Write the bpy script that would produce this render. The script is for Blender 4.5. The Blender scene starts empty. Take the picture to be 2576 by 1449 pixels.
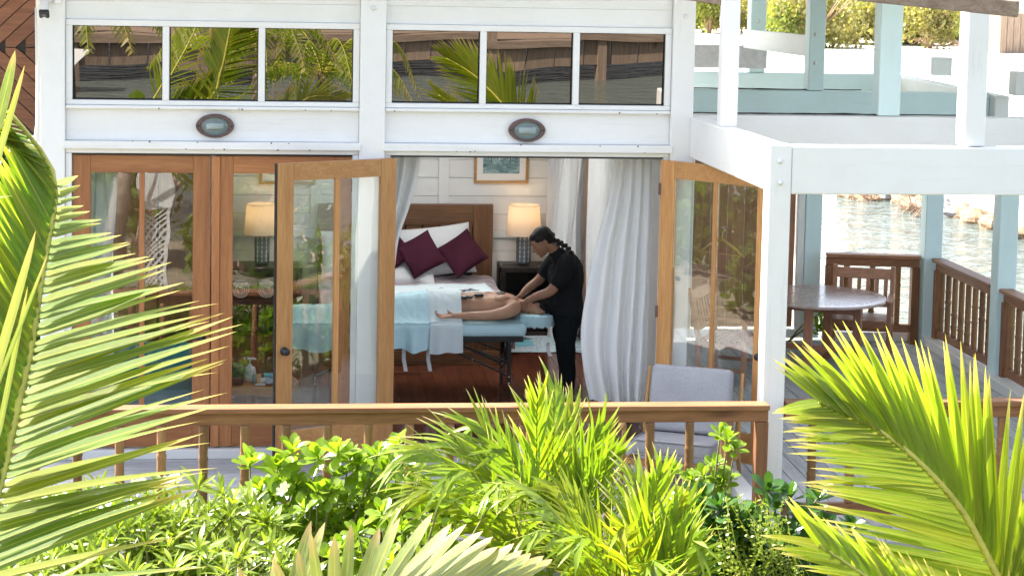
import bpy, math, random
from mathutils import Vector, Matrix, Euler, noise
from math import sin, cos, pi, radians, sqrt, atan2

random.seed(7)
V = Vector
scene = bpy.context.scene
col = scene.collection

# ------------------------------------------------------------------ camera
F_PX, CX, CY, SH = 5000.0, 1288.0, 724.5, -396.97      # photo frame 2576 x 1449
CAM = V((0.0, -16.56, 4.266))
YAW, PITCH, ROLL = 0.1140, 0.0885, 0.0197
_f = V((sin(YAW) * cos(PITCH), cos(YAW) * cos(PITCH), -sin(PITCH)))
_r0 = V((cos(YAW), -sin(YAW), 0)); _u0 = _r0.cross(_f)
_r = _r0 * cos(ROLL) + _u0 * sin(ROLL)
_u = _u0 * cos(ROLL) - _r0 * sin(ROLL)
cd = bpy.data.cameras.new('camera')
cam = bpy.data.objects.new('camera', cd); col.objects.link(cam)
cd.sensor_width = 36; cd.lens = F_PX / 2576 * 36; cd.shift_y = SH / 2576
cd.clip_start = 0.1; cd.clip_end = 1500
cam.matrix_world = Matrix(((_r.x, _u.x, -_f.x, CAM.x), (_r.y, _u.y, -_f.y, CAM.y), (_r.z, _u.z, -_f.z, CAM.z), (0, 0, 0, 1)))
scene.camera = cam

# ------------------------------------------------------------------ light
SUN_EL, SUN_AZ = radians(50), atan2(-0.50, 0.40)        # from behind the house, to the left
world = bpy.data.worlds.new('World'); scene.world = world; world.use_nodes = True
_n = world.node_tree
sky = _n.nodes.new('ShaderNodeTexSky'); sky.sky_type = 'NISHITA'; sky.sun_disc = False
sky.sun_elevation = SUN_EL; sky.sun_rotation = SUN_AZ
sky.air_density = 0.75; sky.dust_density = 3.0; sky.ozone_density = 1.0
_hs = _n.nodes.new('ShaderNodeHueSaturation'); _hs.inputs['Saturation'].default_value = 0.62      # thin bright haze
_n.links.new(sky.outputs[0], _hs.inputs['Color']); _n.links.new(_hs.outputs[0], _n.nodes['Background'].inputs[0])
_n.nodes['Background'].inputs[1].default_value = 0.15
sl = bpy.data.lights.new('sun', 'SUN'); sl.energy = 5.0; sl.angle = radians(0.53); sl.color = (1.0, 0.95, 0.86)
sun = bpy.data.objects.new('sun', sl); col.objects.link(sun)
_ts = V((sin(SUN_AZ) * cos(SUN_EL), cos(SUN_AZ) * cos(SUN_EL), sin(SUN_EL)))
sun.rotation_euler = (-_ts).to_track_quat('-Z', 'Y').to_euler()
scene.view_settings.view_transform = 'Standard'; scene.view_settings.look = 'None'
scene.view_settings.exposure = 2.06; scene.view_settings.gamma = 1
scene.view_settings.use_curve_mapping = False
scene.cycles.use_denoising = True
scene.cycles.max_bounces = 10; scene.cycles.diffuse_bounces = 4; scene.cycles.glossy_bounces = 4
scene.cycles.transmission_bounces = 6; scene.cycles.transparent_max_bounces = 12
scene.cycles.sample_clamp_indirect = 6.0
scene.cycles.caustics_reflective = False; scene.cycles.caustics_refractive = False


def at(px, py, Y=None, Z=None, X=None):
    """the world point seen at photo pixel (px, py) on one real plane"""
    d = _f + _r * ((px - CX) / F_PX) - _u * ((py - CY - SH) / F_PX)
    t = (Y - CAM.y) / d.y if Y is not None else (Z - CAM.z) / d.z if Z is not None else (X - CAM.x) / d.x
    return CAM + d * t

# ------------------------------------------------------------------ materials
def _mat(name):
    m = bpy.data.materials.new(name); m.use_nodes = True
    nt = m.node_tree
    return m, nt, nt.nodes['Principled BSDF']

def _coords(nt, scale=(1, 1, 1), rnd=True):
    tc = nt.nodes.new('ShaderNodeTexCoord'); mp = nt.nodes.new('ShaderNodeMapping')
    mp.inputs['Scale'].default_value = scale
    nt.links.new(tc.outputs['Object'], mp.inputs['Vector'])
    if rnd:
        oi = nt.nodes.new('ShaderNodeObjectInfo'); ml = nt.nodes.new('ShaderNodeMath'); ml.operation = 'MULTIPLY'
        ml.inputs[1].default_value = 37.0
        nt.links.new(oi.outputs['Random'], ml.inputs[0]); nt.links.new(ml.outputs[0], mp.inputs['Location'])
    return mp

def _noise(nt, mp, scale, detail=4, rough=0.6, dist=0.0):
    n = nt.nodes.new('ShaderNodeTexNoise'); n.inputs['Scale'].default_value = scale
    n.inputs['Detail'].default_value = detail; n.inputs['Roughness'].default_value = rough
    n.inputs['Distortion'].default_value = dist
    nt.links.new(mp.outputs[0], n.inputs['Vector'])
    return n

def _ramp(nt, src, stops):
    r = nt.nodes.new('ShaderNodeValToRGB'); e = r.color_ramp.elements
    while len(e) < len(stops): e.new(0.5)
    for k, (p, c) in enumerate(stops):
        e[k].position = p; e[k].color = (*c, 1)
    nt.links.new(src, r.inputs[0]); return r

def _mixc(nt, fac, a, b, mode='MIX'):
    m = nt.nodes.new('ShaderNodeMix'); m.data_type = 'RGBA'; m.blend_type = mode
    for s, v in ((m.inputs[0], fac), (m.inputs[6], a), (m.inputs[7], b)):
        if hasattr(v, 'is_linked'): nt.links.new(v, s)
        else: s.default_value = v if isinstance(v, float) else (*v, 1)
    return m.outputs[2]

def _bump(nt, b, src, strength, dist=0.01):
    bp = nt.nodes.new('ShaderNodeBump'); bp.inputs['Strength'].default_value = strength
    bp.inputs['Distance'].default_value = dist
    nt.links.new(src, bp.inputs['Height']); nt.links.new(bp.outputs[0], b.inputs['Normal'])

def plain(name, c, rough=0.6, var=0.12, scale=8, bump=0.0, spec=0.4, metal=0.0, sheen=0.0):
    m, nt, b = _mat(name)
    n = _noise(nt, _coords(nt), scale, 5)
    r = _ramp(nt, n.outputs[0], [(0.3, tuple(x * (1 - var) for x in c)), (0.7, tuple(min(1, x * (1 + var)) for x in c))])
    nt.links.new(r.outputs[0], b.inputs['Base Color'])
    b.inputs['Roughness'].default_value = rough; b.inputs['Specular IOR Level'].default_value = spec
    b.inputs['Metallic'].default_value = metal; b.inputs['Sheen Weight'].default_value = sheen
    if bump: _bump(nt, b, n.outputs[0], bump)
    return m

def wood(name, c1, c2, axis='x', scale=9, rough=0.5, bump=0.15, spec=0.35, knots=0.0, vary=0.25, cuts=None):
    """grain stretched along one axis, each piece its own tone"""
    m, nt, b = _mat(name)
    s = {'x': (0.07, 1, 1), 'y': (1, 0.07, 1), 'z': (1, 1, 0.07)}[axis]
    mp = _coords(nt, s)
    n = _noise(nt, mp, scale * 3, 6, 0.65, 0.6)
    n2 = _noise(nt, mp, scale * 14, 3, 0.6)
    lo = tuple(x * 0.55 + y * 0.45 for x, y in zip(c2, c1))
    r = _ramp(nt, n.outputs[0], [(0.25, c2), (0.47, lo), (0.68, c1)])
    r2 = _ramp(nt, n2.outputs[0], [(0.3, (0.72, 0.72, 0.72)), (0.62, (1, 1, 1))])
    c = _mixc(nt, 0.75, r.outputs[0], r2.outputs[0], 'MULTIPLY')
    oi = nt.nodes.new('ShaderNodeObjectInfo')
    rv = _ramp(nt, oi.outputs['Random'], [(0, (1 - vary,) * 3), (1, (1 + vary * 0.4, 1 + vary * 0.35, 1 + vary * 0.3))])
    c = _mixc(nt, 1.0, c, rv.outputs[0], 'MULTIPLY')
    if knots:
        mk = _coords(nt, tuple(0.35 if x < 0.1 else 1 for x in s))
        vo = nt.nodes.new('ShaderNodeTexVoronoi'); vo.inputs['Scale'].default_value = knots
        nt.links.new(mk.outputs[0], vo.inputs['Vector'])
        rk = _ramp(nt, vo.outputs['Distance'], [(0.04, (0.25, 0.2, 0.17)), (0.12, (1, 1, 1))])
        c = _mixc(nt, 0.8, c, rk.outputs[0], 'MULTIPLY')
    nt.links.new(c, b.inputs['Base Color'])
    b.inputs['Roughness'].default_value = rough; b.inputs['Specular IOR Level'].default_value = spec
    _bump(nt, b, n2.outputs[0], bump, 0.006)
    return m

def paint(name, c=(0.80, 0.80, 0.79), axis='x', rough=0.45, dirt=0.06, bump=0.05):
    """painted timber: faint grain under the coat, faint weather marks"""
    m, nt, b = _mat(name)
    s = {'x': (0.06, 1, 1), 'y': (1, 0.06, 1), 'z': (1, 1, 0.06)}[axis]
    n = _noise(nt, _coords(nt, s), 22, 5, 0.6, 0.4)
    n2 = _noise(nt, _coords(nt), 1.7, 6, 0.7)
    r = _ramp(nt, n2.outputs[0], [(0.3, tuple(x * (1 - dirt) * k for x, k in zip(c, (1, 0.99, 0.97)))), (0.62, c)])
    r2 = _ramp(nt, n.outputs[0], [(0.27, (0.86, 0.86, 0.85)), (0.4, (1, 1, 1))])
    nt.links.new(_mixc(nt, 0.6, r.outputs[0], r2.outputs[0], 'MULTIPLY'), b.inputs['Base Color'])
    b.inputs['Roughness'].default_value = rough; b.inputs['Specular IOR Level'].default_value = 0.4
    _bump(nt, b, n.outputs[0], bump, 0.004)
    return m

def glass(name, refl=0.10, tint=(0.96, 0.98, 0.97), wave=0.02, wscale=1.2, rough=0.0):
    """thin pane: mostly see-through, a share of mirror that grows at a slant, slightly wavy"""
    m, nt, b = _mat(name); nt.nodes.remove(b)
    out = nt.nodes['Material Output']
    tr = nt.nodes.new('ShaderNodeBsdfTransparent'); tr.inputs[0].default_value = (*tint, 1)
    gl = nt.nodes.new('ShaderNodeBsdfGlossy'); gl.inputs['Roughness'].default_value = rough
    lw = nt.nodes.new('ShaderNodeLayerWeight'); lw.inputs['Blend'].default_value = 0.25
    mm = nt.nodes.new('ShaderNodeMath'); mm.operation = 'MULTIPLY_ADD'; mm.inputs[1].default_value = 0.36; mm.inputs[2].default_value = refl
    n = _noise(nt, _coords(nt), wscale, 2)
    bp = nt.nodes.new('ShaderNodeBump'); bp.inputs['Strength'].default_value = wave * 10; bp.inputs['Distance'].default_value = 0.02
    nt.links.new(n.outputs[0], bp.inputs['Height']); nt.links.new(bp.outputs[0], gl.inputs['Normal'])
    nt.links.new(lw.outputs['Fresnel'], mm.inputs[0])
    mx = nt.nodes.new('ShaderNodeMixShader')
    nt.links.new(mm.outputs[0], mx.inputs[0]); nt.links.new(tr.outputs[0], mx.inputs[1]); nt.links.new(gl.outputs[0], mx.inputs[2])
    nt.links.new(mx.outputs[0], out.inputs[0])
    return m

def leafmat(name, base, tip=None, vary=0.35, trans=0.45, rough=0.35, spec=0.5, tip_at=0.86, ribs=False, yellow=(0.30, 0.30, 0.02)):
    """leaf: diffuse + light through the blade + a waxy gloss; the tip dries along the leaf's own length (local x)"""
    m, nt, b = _mat(name); out = nt.nodes['Material Output']
    oi = nt.nodes.new('ShaderNodeObjectInfo')
    tc = nt.nodes.new('ShaderNodeTexCoord'); sx = nt.nodes.new('ShaderNodeSeparateXYZ')
    geo = nt.nodes.new('ShaderNodeNewGeometry')
    mp = _coords(nt)
    n = _noise(nt, mp, 5, 4)
    dark = tuple(x * (1 - vary) for x in base)
    c = _ramp(nt, n.outputs[0], [(0.3, dark), (0.66, base)]).outputs[0]
    rv = _ramp(nt, oi.outputs['Random'], [(0.0, (0, 0, 0)), (0.6, (0.05,) * 3), (1, (0.6,) * 3)])
    c = _mixc(nt, rv.outputs[0], c, yellow)
    ri = _ramp(nt, geo.outputs['Random Per Island'], [(0.0, (0.7, 0.75, 0.7)), (0.5, (1, 1, 1)), (1.0, (1.25, 1.1, 0.9))])
    c = _mixc(nt, 0.8, c, ri.outputs[0], 'MULTIPLY')
    if tip is not None:
        nt.links.new(tc.outputs['Generated'], sx.inputs[0])
        ad = nt.nodes.new('ShaderNodeMath'); ad.operation = 'MULTIPLY_ADD'; ad.inputs[1].default_value = 0.12
        nt.links.new(n.outputs[0], ad.inputs[0]); nt.links.new(sx.outputs[0], ad.inputs[2])
        rt = _ramp(nt, ad.outputs[0], [(tip_at - 0.12, (0, 0, 0)), (tip_at + 0.1, (1, 1, 1))])
        c = _mixc(nt, rt.outputs[0], c, tip)
    if ribs:
        sb = nt.nodes.new('ShaderNodeMath'); sb.operation = 'SUBTRACT'; sb.inputs[1].default_value = 0.5
        ab = nt.nodes.new('ShaderNodeMath'); ab.operation = 'ABSOLUTE'
        nt.links.new(sx.outputs[1], sb.inputs[0]); nt.links.new(sb.outputs[0], ab.inputs[0])
        rb = _ramp(nt, ab.outputs[0], [(0.02, (0.7,) * 3), (0.055, (0, 0, 0)), (0.42, (0, 0, 0)), (0.5, (0.4,) * 3)])
        c = _mixc(nt, rb.outputs[0], c, (0.50, 0.46, 0.10))
        wv = nt.nodes.new('ShaderNodeTexWave'); wv.bands_direction = 'Y'; wv.inputs['Scale'].default_value = 9.0; wv.inputs['Distortion'].default_value = 1.5
        nt.links.new(tc.outputs['Generated'], wv.inputs[0])
        _bump(nt, b, wv.outputs[1], 0.35, 0.004)
    nt.links.new(c, b.inputs['Base Color'])
    b.inputs['Roughness'].default_value = rough; b.inputs['Specular IOR Level'].default_value = spec
    tl = nt.nodes.new('ShaderNodeBsdfTranslucent')
    nt.links.new(_mixc(nt, 1.0, c, (1.25, 1.3, 0.45), 'MULTIPLY'), tl.inputs[0])
    mx = nt.nodes.new('ShaderNodeMixShader'); mx.inputs[0].default_value = trans
    nt.links.new(b.outputs[0], mx.inputs[1]); nt.links.new(tl.outputs[0], mx.inputs[2])
    nt.links.new(mx.outputs[0], out.inputs[0])
    return m

def fabric(name, c, scale=120, bump=0.2, rough=0.9, var=0.06, trans=0.0, fold=0.0):
    m, nt, b = _mat(name)
    mp = _coords(nt)
    n = _noise(nt, mp, scale, 3); n2 = _noise(nt, mp, 3, 4)
    r = _ramp(nt, n2.outputs[0], [(0.3, tuple(x * (1 - var) for x in c)), (0.7, c)])
    r2 = _ramp(nt, n.outputs[0], [(0.3, (0.88,) * 3), (0.65, (1.0,) * 3)])
    cc = _mixc(nt, 1.0, r.outputs[0], r2.outputs[0], 'MULTIPLY')
    nt.links.new(cc, b.inputs['Base Color'])
    b.inputs['Roughness'].default_value = rough; b.inputs['Specular IOR Level'].default_value = 0.15
    if bump: _bump(nt, b, n.outputs[0] if not fold else _noise(nt, mp, fold, 3, 0.5, 1.0).outputs[0], bump, 0.01 if not fold else 0.03)
    if trans:
        out = nt.nodes['Material Output']
        tl = nt.nodes.new('ShaderNodeBsdfTranslucent'); nt.links.new(cc, tl.inputs[0])
        mx = nt.nodes.new('ShaderNodeMixShader'); mx.inputs[0].default_value = trans
        nt.links.new(b.outputs[0], mx.inputs[1]); nt.links.new(tl.outputs[0], mx.inputs[2]); nt.links.new(mx.outputs[0], out.inputs[0])
    return m

def emit(name, c, s):
    m, nt, b = _mat(name)
    b.inputs['Base Color'].default_value = (*c, 1)
    b.inputs['Emission Color'].default_value = (*c, 1); b.inputs['Emission Strength'].default_value = s
    return m

# ------------------------------------------------------------------ mesh helpers
class MB:
    """collects shapes (world coordinates unless M is given) and links them as ONE mesh object"""
    def __init__(s): s.v = []; s.f = []
    def add(s, vs, fs):
        o = len(s.v); s.v += [V(p) for p in vs]; s.f += [tuple(i + o for i in f) for f in fs]; return s
    def hexa(s, p):           # 8 points: bottom ring 0-3, top ring 4-7
        return s.add(p, [(0, 3, 2, 1), (4, 5, 6, 7), (0, 1, 5, 4), (1, 2, 6, 5), (2, 3, 7, 6), (3, 0, 4, 7)])
    def box(s, a, b):         # min corner, max corner
        (x0, y0, z0), (x1, y1, z1) = a, b
        return s.hexa([(x0, y0, z0), (x1, y0, z0), (x1, y1, z0), (x0, y1, z0), (x0, y0, z1), (x1, y0, z1), (x1, y1, z1), (x0, y1, z1)])
    def obox(s, c, size, R):  # oriented box
        h = [x / 2 for x in size]; R = R.to_3x3() if len(R) == 4 else R
        pts = [V(c) + R @ V((sx * h[0], sy * h[1], sz * h[2])) for sz in (-1, 1) for sx, sy in ((-1, -1), (1, -1), (1, 1), (-1, 1))]
        return s.hexa(pts)
    def bar(s, p0, p1, w, h, up=(0, 0, 1)):
        p0, p1 = V(p0), V(p1); d = (p1 - p0).normalized(); up = V(up)
        sd = d.cross(up)
        if sd.length < 1e-4: sd = d.cross(V((0, 1, 0)))
        sd.normalize(); u = sd.cross(d).normalized()
        q = [(-1, -1), (1, -1), (1, 1), (-1, 1)]
        return s.hexa([p0 + sd * a * w / 2 + u * b * h / 2 for a, b in q] + [p1 + sd * a * w / 2 + u * b * h / 2 for a, b in q])
    def tube(s, pts, r, n=8, ry=None, up=None, cap=True):
        """loft along pts; r (and ry) per point or one number; up fixes the section's orientation"""
        pts = [V(p) for p in pts]; k = len(pts)
        r = [r] * k if isinstance(r, (int, float)) else r
        ry = r if ry is None else ([ry] * k if isinstance(ry, (int, float)) else ry)
        o = len(s.v); last = None
        for i, p in enumerate(pts):
            d = (pts[min(i + 1, k - 1)] - pts[max(i - 1, 0)]).normalized()
            ref = V(up) if up is not None else (last if last is not None else (V((0, 0, 1)) if abs(d.z) < 0.9 else V((0, 1, 0))))
            a = d.cross(ref)
            if a.length < 1e-5: a = d.orthogonal()
            a.normalize(); b = a.cross(d).normalized(); last = b
            for j in range(n):
                t = 2 * pi * j / n
                s.v.append(p + a * cos(t) * r[i] + b * sin(t) * ry[i])
        for i in range(k - 1):
            for j in range(n):
                q = (j + 1) % n
                s.f.append((o + i * n + j, o + i * n + q, o + (i + 1) * n + q, o + (i + 1) * n + j))
        if cap:
            s.f.append(tuple(o + j for j in range(n))[::-1]); s.f.append(tuple(o + (k - 1) * n + j for j in range(n)))
        return s
    def lathe(s, prof, c=(0, 0, 0), n=24, M=None):
        M = M or Matrix.Identity(3); c = V(c); o = len(s.v); k = len(prof)
        for r, z in prof:
            for j in range(n):
                t = 2 * pi * j / n; s.v.append(c + M @ V((r * cos(t), r * sin(t), z)))
        for i in range(k - 1):
            for j in range(n):
                q = (j + 1) % n
                s.f.append((o + i * n + j, o + i * n + q, o + (i + 1) * n + q, o + (i + 1) * n + j))
        if prof[0][0] > 1e-5: s.f.append(tuple(o + j for j in range(n))[::-1])
        if prof[-1][0] > 1e-5: s.f.append(tuple(o + (k - 1) * n + j for j in range(n)))
        return s
    def grid(s, fn, nu, nv):
        o = len(s.v)
        for i in range(nu + 1):
            for j in range(nv + 1): s.v.append(V(fn(i / nu, j / nv)))
        for i in range(nu):
            for j in range(nv):
                a = o + i * (nv + 1) + j; s.f.append((a, a + nv + 1, a + nv + 2, a + 1))
        return s
    def ell(s, c, r, R=None, nu=14, nv=9):
        R = R or Matrix.Identity(3); c = V(c)
        prof = []
        o = len(s.v)
        for i in range(1, nv):
            ph = pi * i / nv
            for j in range(nu):
                t = 2 * pi * j / nu
                s.v.append(c + R @ V((r[0] * sin(ph) * cos(t), r[1] * sin(ph) * sin(t), r[2] * cos(ph))))
        top = len(s.v); s.v.append(c + R @ V((0, 0, r[2]))); bot = len(s.v); s.v.append(c + R @ V((0, 0, -r[2])))
        for i in range(nv - 2):
            for j in range(nu):
                q = (j + 1) % nu; a = o + i * nu
                s.f.append((a + j, a + nu + j, a + nu + q, a + q))
        for j in range(nu):
            q = (j + 1) % nu
            s.f.append((top, o + j, o + q)); s.f.append((bot, o + (nv - 2) * nu + q, o + (nv - 2) * nu + j))
        return s
    def prism(s, poly, z0, z1, M=None):
        M = M or Matrix.Identity(4); n = len(poly); o = len(s.v)
        for z in (z0, z1):
            for x, y in poly: s.v.append(M @ V((x, y, z)))
        s.f.append(tuple(o + i for i in range(n))[::-1]); s.f.append(tuple(o + n + i for i in range(n)))
        for i in range(n):
            q = (i + 1) % n; s.f.append((o + i, o + q, o + n + q, o + n + i))
        return s
    def mesh(s, name, mat=None, smooth=False):
        me = bpy.data.meshes.new(name); me.from_pydata([tuple(p) for p in s.v], [], s.f)
        if mat: me.materials.append(mat)
        if smooth: me.polygons.foreach_set('use_smooth', [True] * len(me.polygons))
        me.update(); return me
    def build(s, name, mat, parent=None, smooth=False, bevel=0.0, M=None, **tags):
        if M is not None: s.v = [M @ p for p in s.v]
        # origin at the middle of the piece
        lo = V((min(p.x for p in s.v), min(p.y for p in s.v), min(p.z for p in s.v)))
        hi = V((max(p.x for p in s.v), max(p.y for p in s.v), max(p.z for p in s.v)))
        c = (lo + hi) / 2; s.v = [p - c for p in s.v]
        o = bpy.data.objects.new(name, s.mesh(name, mat, smooth)); col.objects.link(o)
        put(o, Matrix.Translation(c), parent)
        if bevel:
            b = o.modifiers.new('bevel', 'BEVEL'); b.width = bevel; b.segments = 2; b.limit_method = 'ANGLE'; b.angle_limit = radians(50)
        tag(o, **tags)
        return o

WM = {}
def put(o, M, parent=None):
    """world matrix M, under parent"""
    if parent is not None:
        o.parent = parent; o.matrix_basis = WM[parent.name].inverted() @ M
    else: o.matrix_basis = M
    WM[o.name] = M.copy()

def inst(name, me, M, parent=None, mat=None):
    o = bpy.data.objects.new(name, me); col.objects.link(o); put(o, M, parent); return o

def tag(o, label=None, cat=None, group=None, kind=None):
    if label: o['label'] = label
    if cat: o['category'] = cat
    if group: o['group'] = group
    if kind: o['kind'] = kind
    return o

def thing(name, label, cat, loc=(0, 0, 0), group=None):
    o = bpy.data.objects.new(name, None); o.empty_display_size = 0.1; col.objects.link(o)
    put(o, Matrix.Translation(V(loc))); return tag(o, label, cat, group)

def basis(x, z, loc, sx=1, sy=1, sz=1):
    """matrix with local x along x, local z near z"""
    x = V(x).normalized(); z = V(z); z = z - x * z.dot(x)
    if z.length < 1e-5: z = x.orthogonal()
    z.normalize(); y = z.cross(x)
    return Matrix(((x.x * sx, y.x * sy, z.x * sz, loc[0]), (x.y * sx, y.y * sy, z.y * sz, loc[1]), (x.z * sx, y.z * sy, z.z * sz, loc[2]), (0, 0, 0, 1)))

def lerp(a, b, t): return a + (b - a) * t
def interp(ps, t):
    """point at t in 0..1 on a Catmull-Rom curve through ps"""
    k = len(ps) - 1; x = min(max(t, 0), 0.9999) * k; i = int(x); u = x - i
    p0, p1, p2, p3 = ps[max(i - 1, 0)], ps[i], ps[i + 1], ps[min(i + 2, k)]
    return 0.5 * ((2 * p1) + (p2 - p0) * u + (2 * p0 - 5 * p1 + 4 * p2 - p3) * u * u + (3 * p1 - p0 - 3 * p2 + p3) * u ** 3)
def nz(x, y=0, z=0): return noise.noise(V((x, y, z)))

M = {}
M['white_x'] = paint('white_paint_x', axis='x'); M['white_y'] = paint('white_paint_y', axis='y'); M['white_z'] = paint('white_paint_z', axis='z')
M['aqua_x'] = paint('white_paint_cyan_shade_x', (0.68, 0.85, 0.87), 'x'); M['cyan_shade_y'] = paint('white_paint_cyan_shade_y', (0.68, 0.85, 0.87), 'y'); M['aqua_z'] = paint('white_paint_cyan_shade_z', (0.68, 0.85, 0.87), 'z')  # white timber, with the cyan tint of the shade put into the colour
M['in_white'] = paint('interior_white_paint', (0.80, 0.79, 0.77), 'x')
for a in 'xyz':
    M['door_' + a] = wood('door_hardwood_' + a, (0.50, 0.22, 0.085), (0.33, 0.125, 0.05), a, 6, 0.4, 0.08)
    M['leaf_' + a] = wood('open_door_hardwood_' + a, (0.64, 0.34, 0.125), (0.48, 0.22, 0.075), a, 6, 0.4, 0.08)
    M['rail_' + a] = wood('railing_timber_' + a, (0.40, 0.185, 0.085), (0.23, 0.10, 0.048), a, 8, 0.5, 0.15, knots=2.0)
    M['teak_' + a] = wood('teak_' + a, (0.50, 0.25, 0.145), (0.34, 0.15, 0.085), a, 9, 0.35, 0.1)
    M['bed_' + a] = wood('bed_hardwood_' + a, (0.26, 0.13, 0.06), (0.14, 0.06, 0.03), a, 6, 0.35, 0.06)
    M['deck_' + a] = wood('weathered_deck_' + a, (0.58, 0.59, 0.60), (0.38, 0.385, 0.39), a, 10, 0.75, 0.3, vary=0.2)
    M['grey_' + a] = wood('silvered_timber_' + a, (0.38, 0.30, 0.23), (0.20, 0.14, 0.10), a, 7, 0.8, 0.4, knots=1.5)
    M['oak_' + a] = wood('light_oak_' + a, (0.58, 0.34, 0.13), (0.42, 0.22, 0.08), a, 8, 0.4, 0.05)
    M['dark_' + a] = wood('dark_stained_wood_' + a, (0.035, 0.026, 0.022), (0.018, 0.013, 0.011), a, 8, 0.35, 0.06)
    M['chev_' + a] = wood('red_brown_cladding_' + a, (0.27, 0.12, 0.065), (0.14, 0.06, 0.035), a, 9, 0.55, 0.2, knots=2.5, vary=0.35)
M['bamboo'] = wood('turned_bamboo_post', (0.40, 0.22, 0.095), (0.24, 0.115, 0.05), 'z', 8, 0.4, 0.1, vary=0.35)
M['floor'] = wood('polished_floor', (0.17, 0.05, 0.025), (0.09, 0.027, 0.014), 'y', 6, 0.16, 0.04, vary=0.3, spec=0.6)
M['glass'] = glass('door_glass', 0.075, wave=0.012)
M['black'] = plain('black_metal', (0.015, 0.016, 0.018), 0.35, 0.1)
M['blackplastic'] = plain('black_plastic', (0.02, 0.02, 0.022), 0.3, 0.1)
M['bronze'] = plain('bronze_metal', (0.13, 0.075, 0.07), 0.45, 0.2, 20, 0.1)
M['steel'] = plain('bright_steel', (0.6, 0.6, 0.6), 0.25, 0.05, metal=1.0)
# ------------------------------------------------------------------ setting: ground, water, deck
def soil_h(x, y):
    return -0.28 + 0.06 * nz(x * 0.8, y * 0.8) + 0.02 * nz(x * 4, y * 4)
M['soil'] = plain('garden_soil', (0.24, 0.20, 0.14), 0.95, 0.45, 6, 0.6)
g = MB().grid(lambda u, v: (lerp(-14, 8.4, u), lerp(-15, 0.5, v), soil_h(lerp(-14, 8.4, u), lerp(-15, 0.5, v)) if 0.02 < u < 0.985 and 0.02 < v < 0.98 else -1.4), 80, 60)
g.build('garden_ground', M['soil'], smooth=True, kind='structure')
m, nt, b = _mat('sea_water')
mp = _coords(nt, (0.55, 1.0, 1.0), False)
n1 = _noise(nt, mp, 1.9, 3, 0.55, 0.5); n2 = _noise(nt, mp, 6.5, 3, 0.5)
ad = nt.nodes.new('ShaderNodeMath'); ad.operation = 'MULTIPLY_ADD'; ad.inputs[1].default_value = 0.22
nt.links.new(n2.outputs[0], ad.inputs[0]); nt.links.new(n1.outputs[0], ad.inputs[2])
_bump(nt, b, ad.outputs[0], 0.8, 0.4)
b.inputs['Base Color'].default_value = (0.10, 0.122, 0.105, 1); b.inputs['Roughness'].default_value = 0.06
b.inputs['IOR'].default_value = 1.333
M['water'] = m
MB().add([(-300, -200, -1), (400, -200, -1), (400, 500, -1), (-300, 500, -1)], [(0, 1, 2, 3)]).build('water', M['water'], kind='structure')
MB().add([(-320, -220, -4), (420, -220, -4), (420, 520, -4), (-320, 520, -4)], [(0, 1, 2, 3)]).build('sea_bed', M['soil'], kind='structure')

# porch deck: boards run along the house in front of it and away from the camera beside it
deck = thing('deck', None, None, (2, -1, 0)); tag(deck, kind='structure')
y = -2.60
while y < -0.02:
    MB().box((-2.7, y, -0.04), (2.62, min(y + 0.132, -0.03), 0.002 * random.random())).build('deck_board', M['deck_x'], deck, bevel=0.004)
    y += 0.14
x = 2.63
while x < 7.35:
    y0 = -2.6 if x > 3.44 else -2.6; y1 = 5.0 if x > 3.44 else -0.03
    MB().box((x, y0, -0.04), (x + 0.132, y1, 0.002 * random.random())).build('deck_board', M['deck_y'], deck, bevel=0.004)
    x += 0.14
MB().box((-2.7, -2.63, -0.26), (7.36, -2.605, 0.0)).build('deck_fascia', M['deck_x'], deck)
MB().box((7.36, -2.63, -0.26), (7.385, 5.02, 0.0)).build('deck_fascia', M['deck_y'], deck)
for i in range(5):
    for yy in (-2.3, 1.0, 4.7):
        MB().tube([(lerp(-2.4, 7.2, i / 4), yy, -1.6), (lerp(-2.4, 7.2, i / 4), yy, -0.045)], 0.11, 10).build('deck_pile', M['grey_z'], deck)
k = thing('deck_kerb', 'low white painted kerbs along the deck edge under the railings', 'kerb', (7.2, 3, 0))
MB().box((6.02, 4.88, 0.004), (7.36, 5.0, 0.11)).build('kerb_board', M['white_x'], k, bevel=0.006)
MB().box((7.08, -2.5, 0.004), (7.34, 4.875, 0.11)).build('kerb_board', M['white_y'], k, bevel=0.006)
MB().box((3.55, -2.1, 0.004), (3.70, -0.45, 0.10)).build('kerb_board', M['white_y'], k, bevel=0.006)

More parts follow.
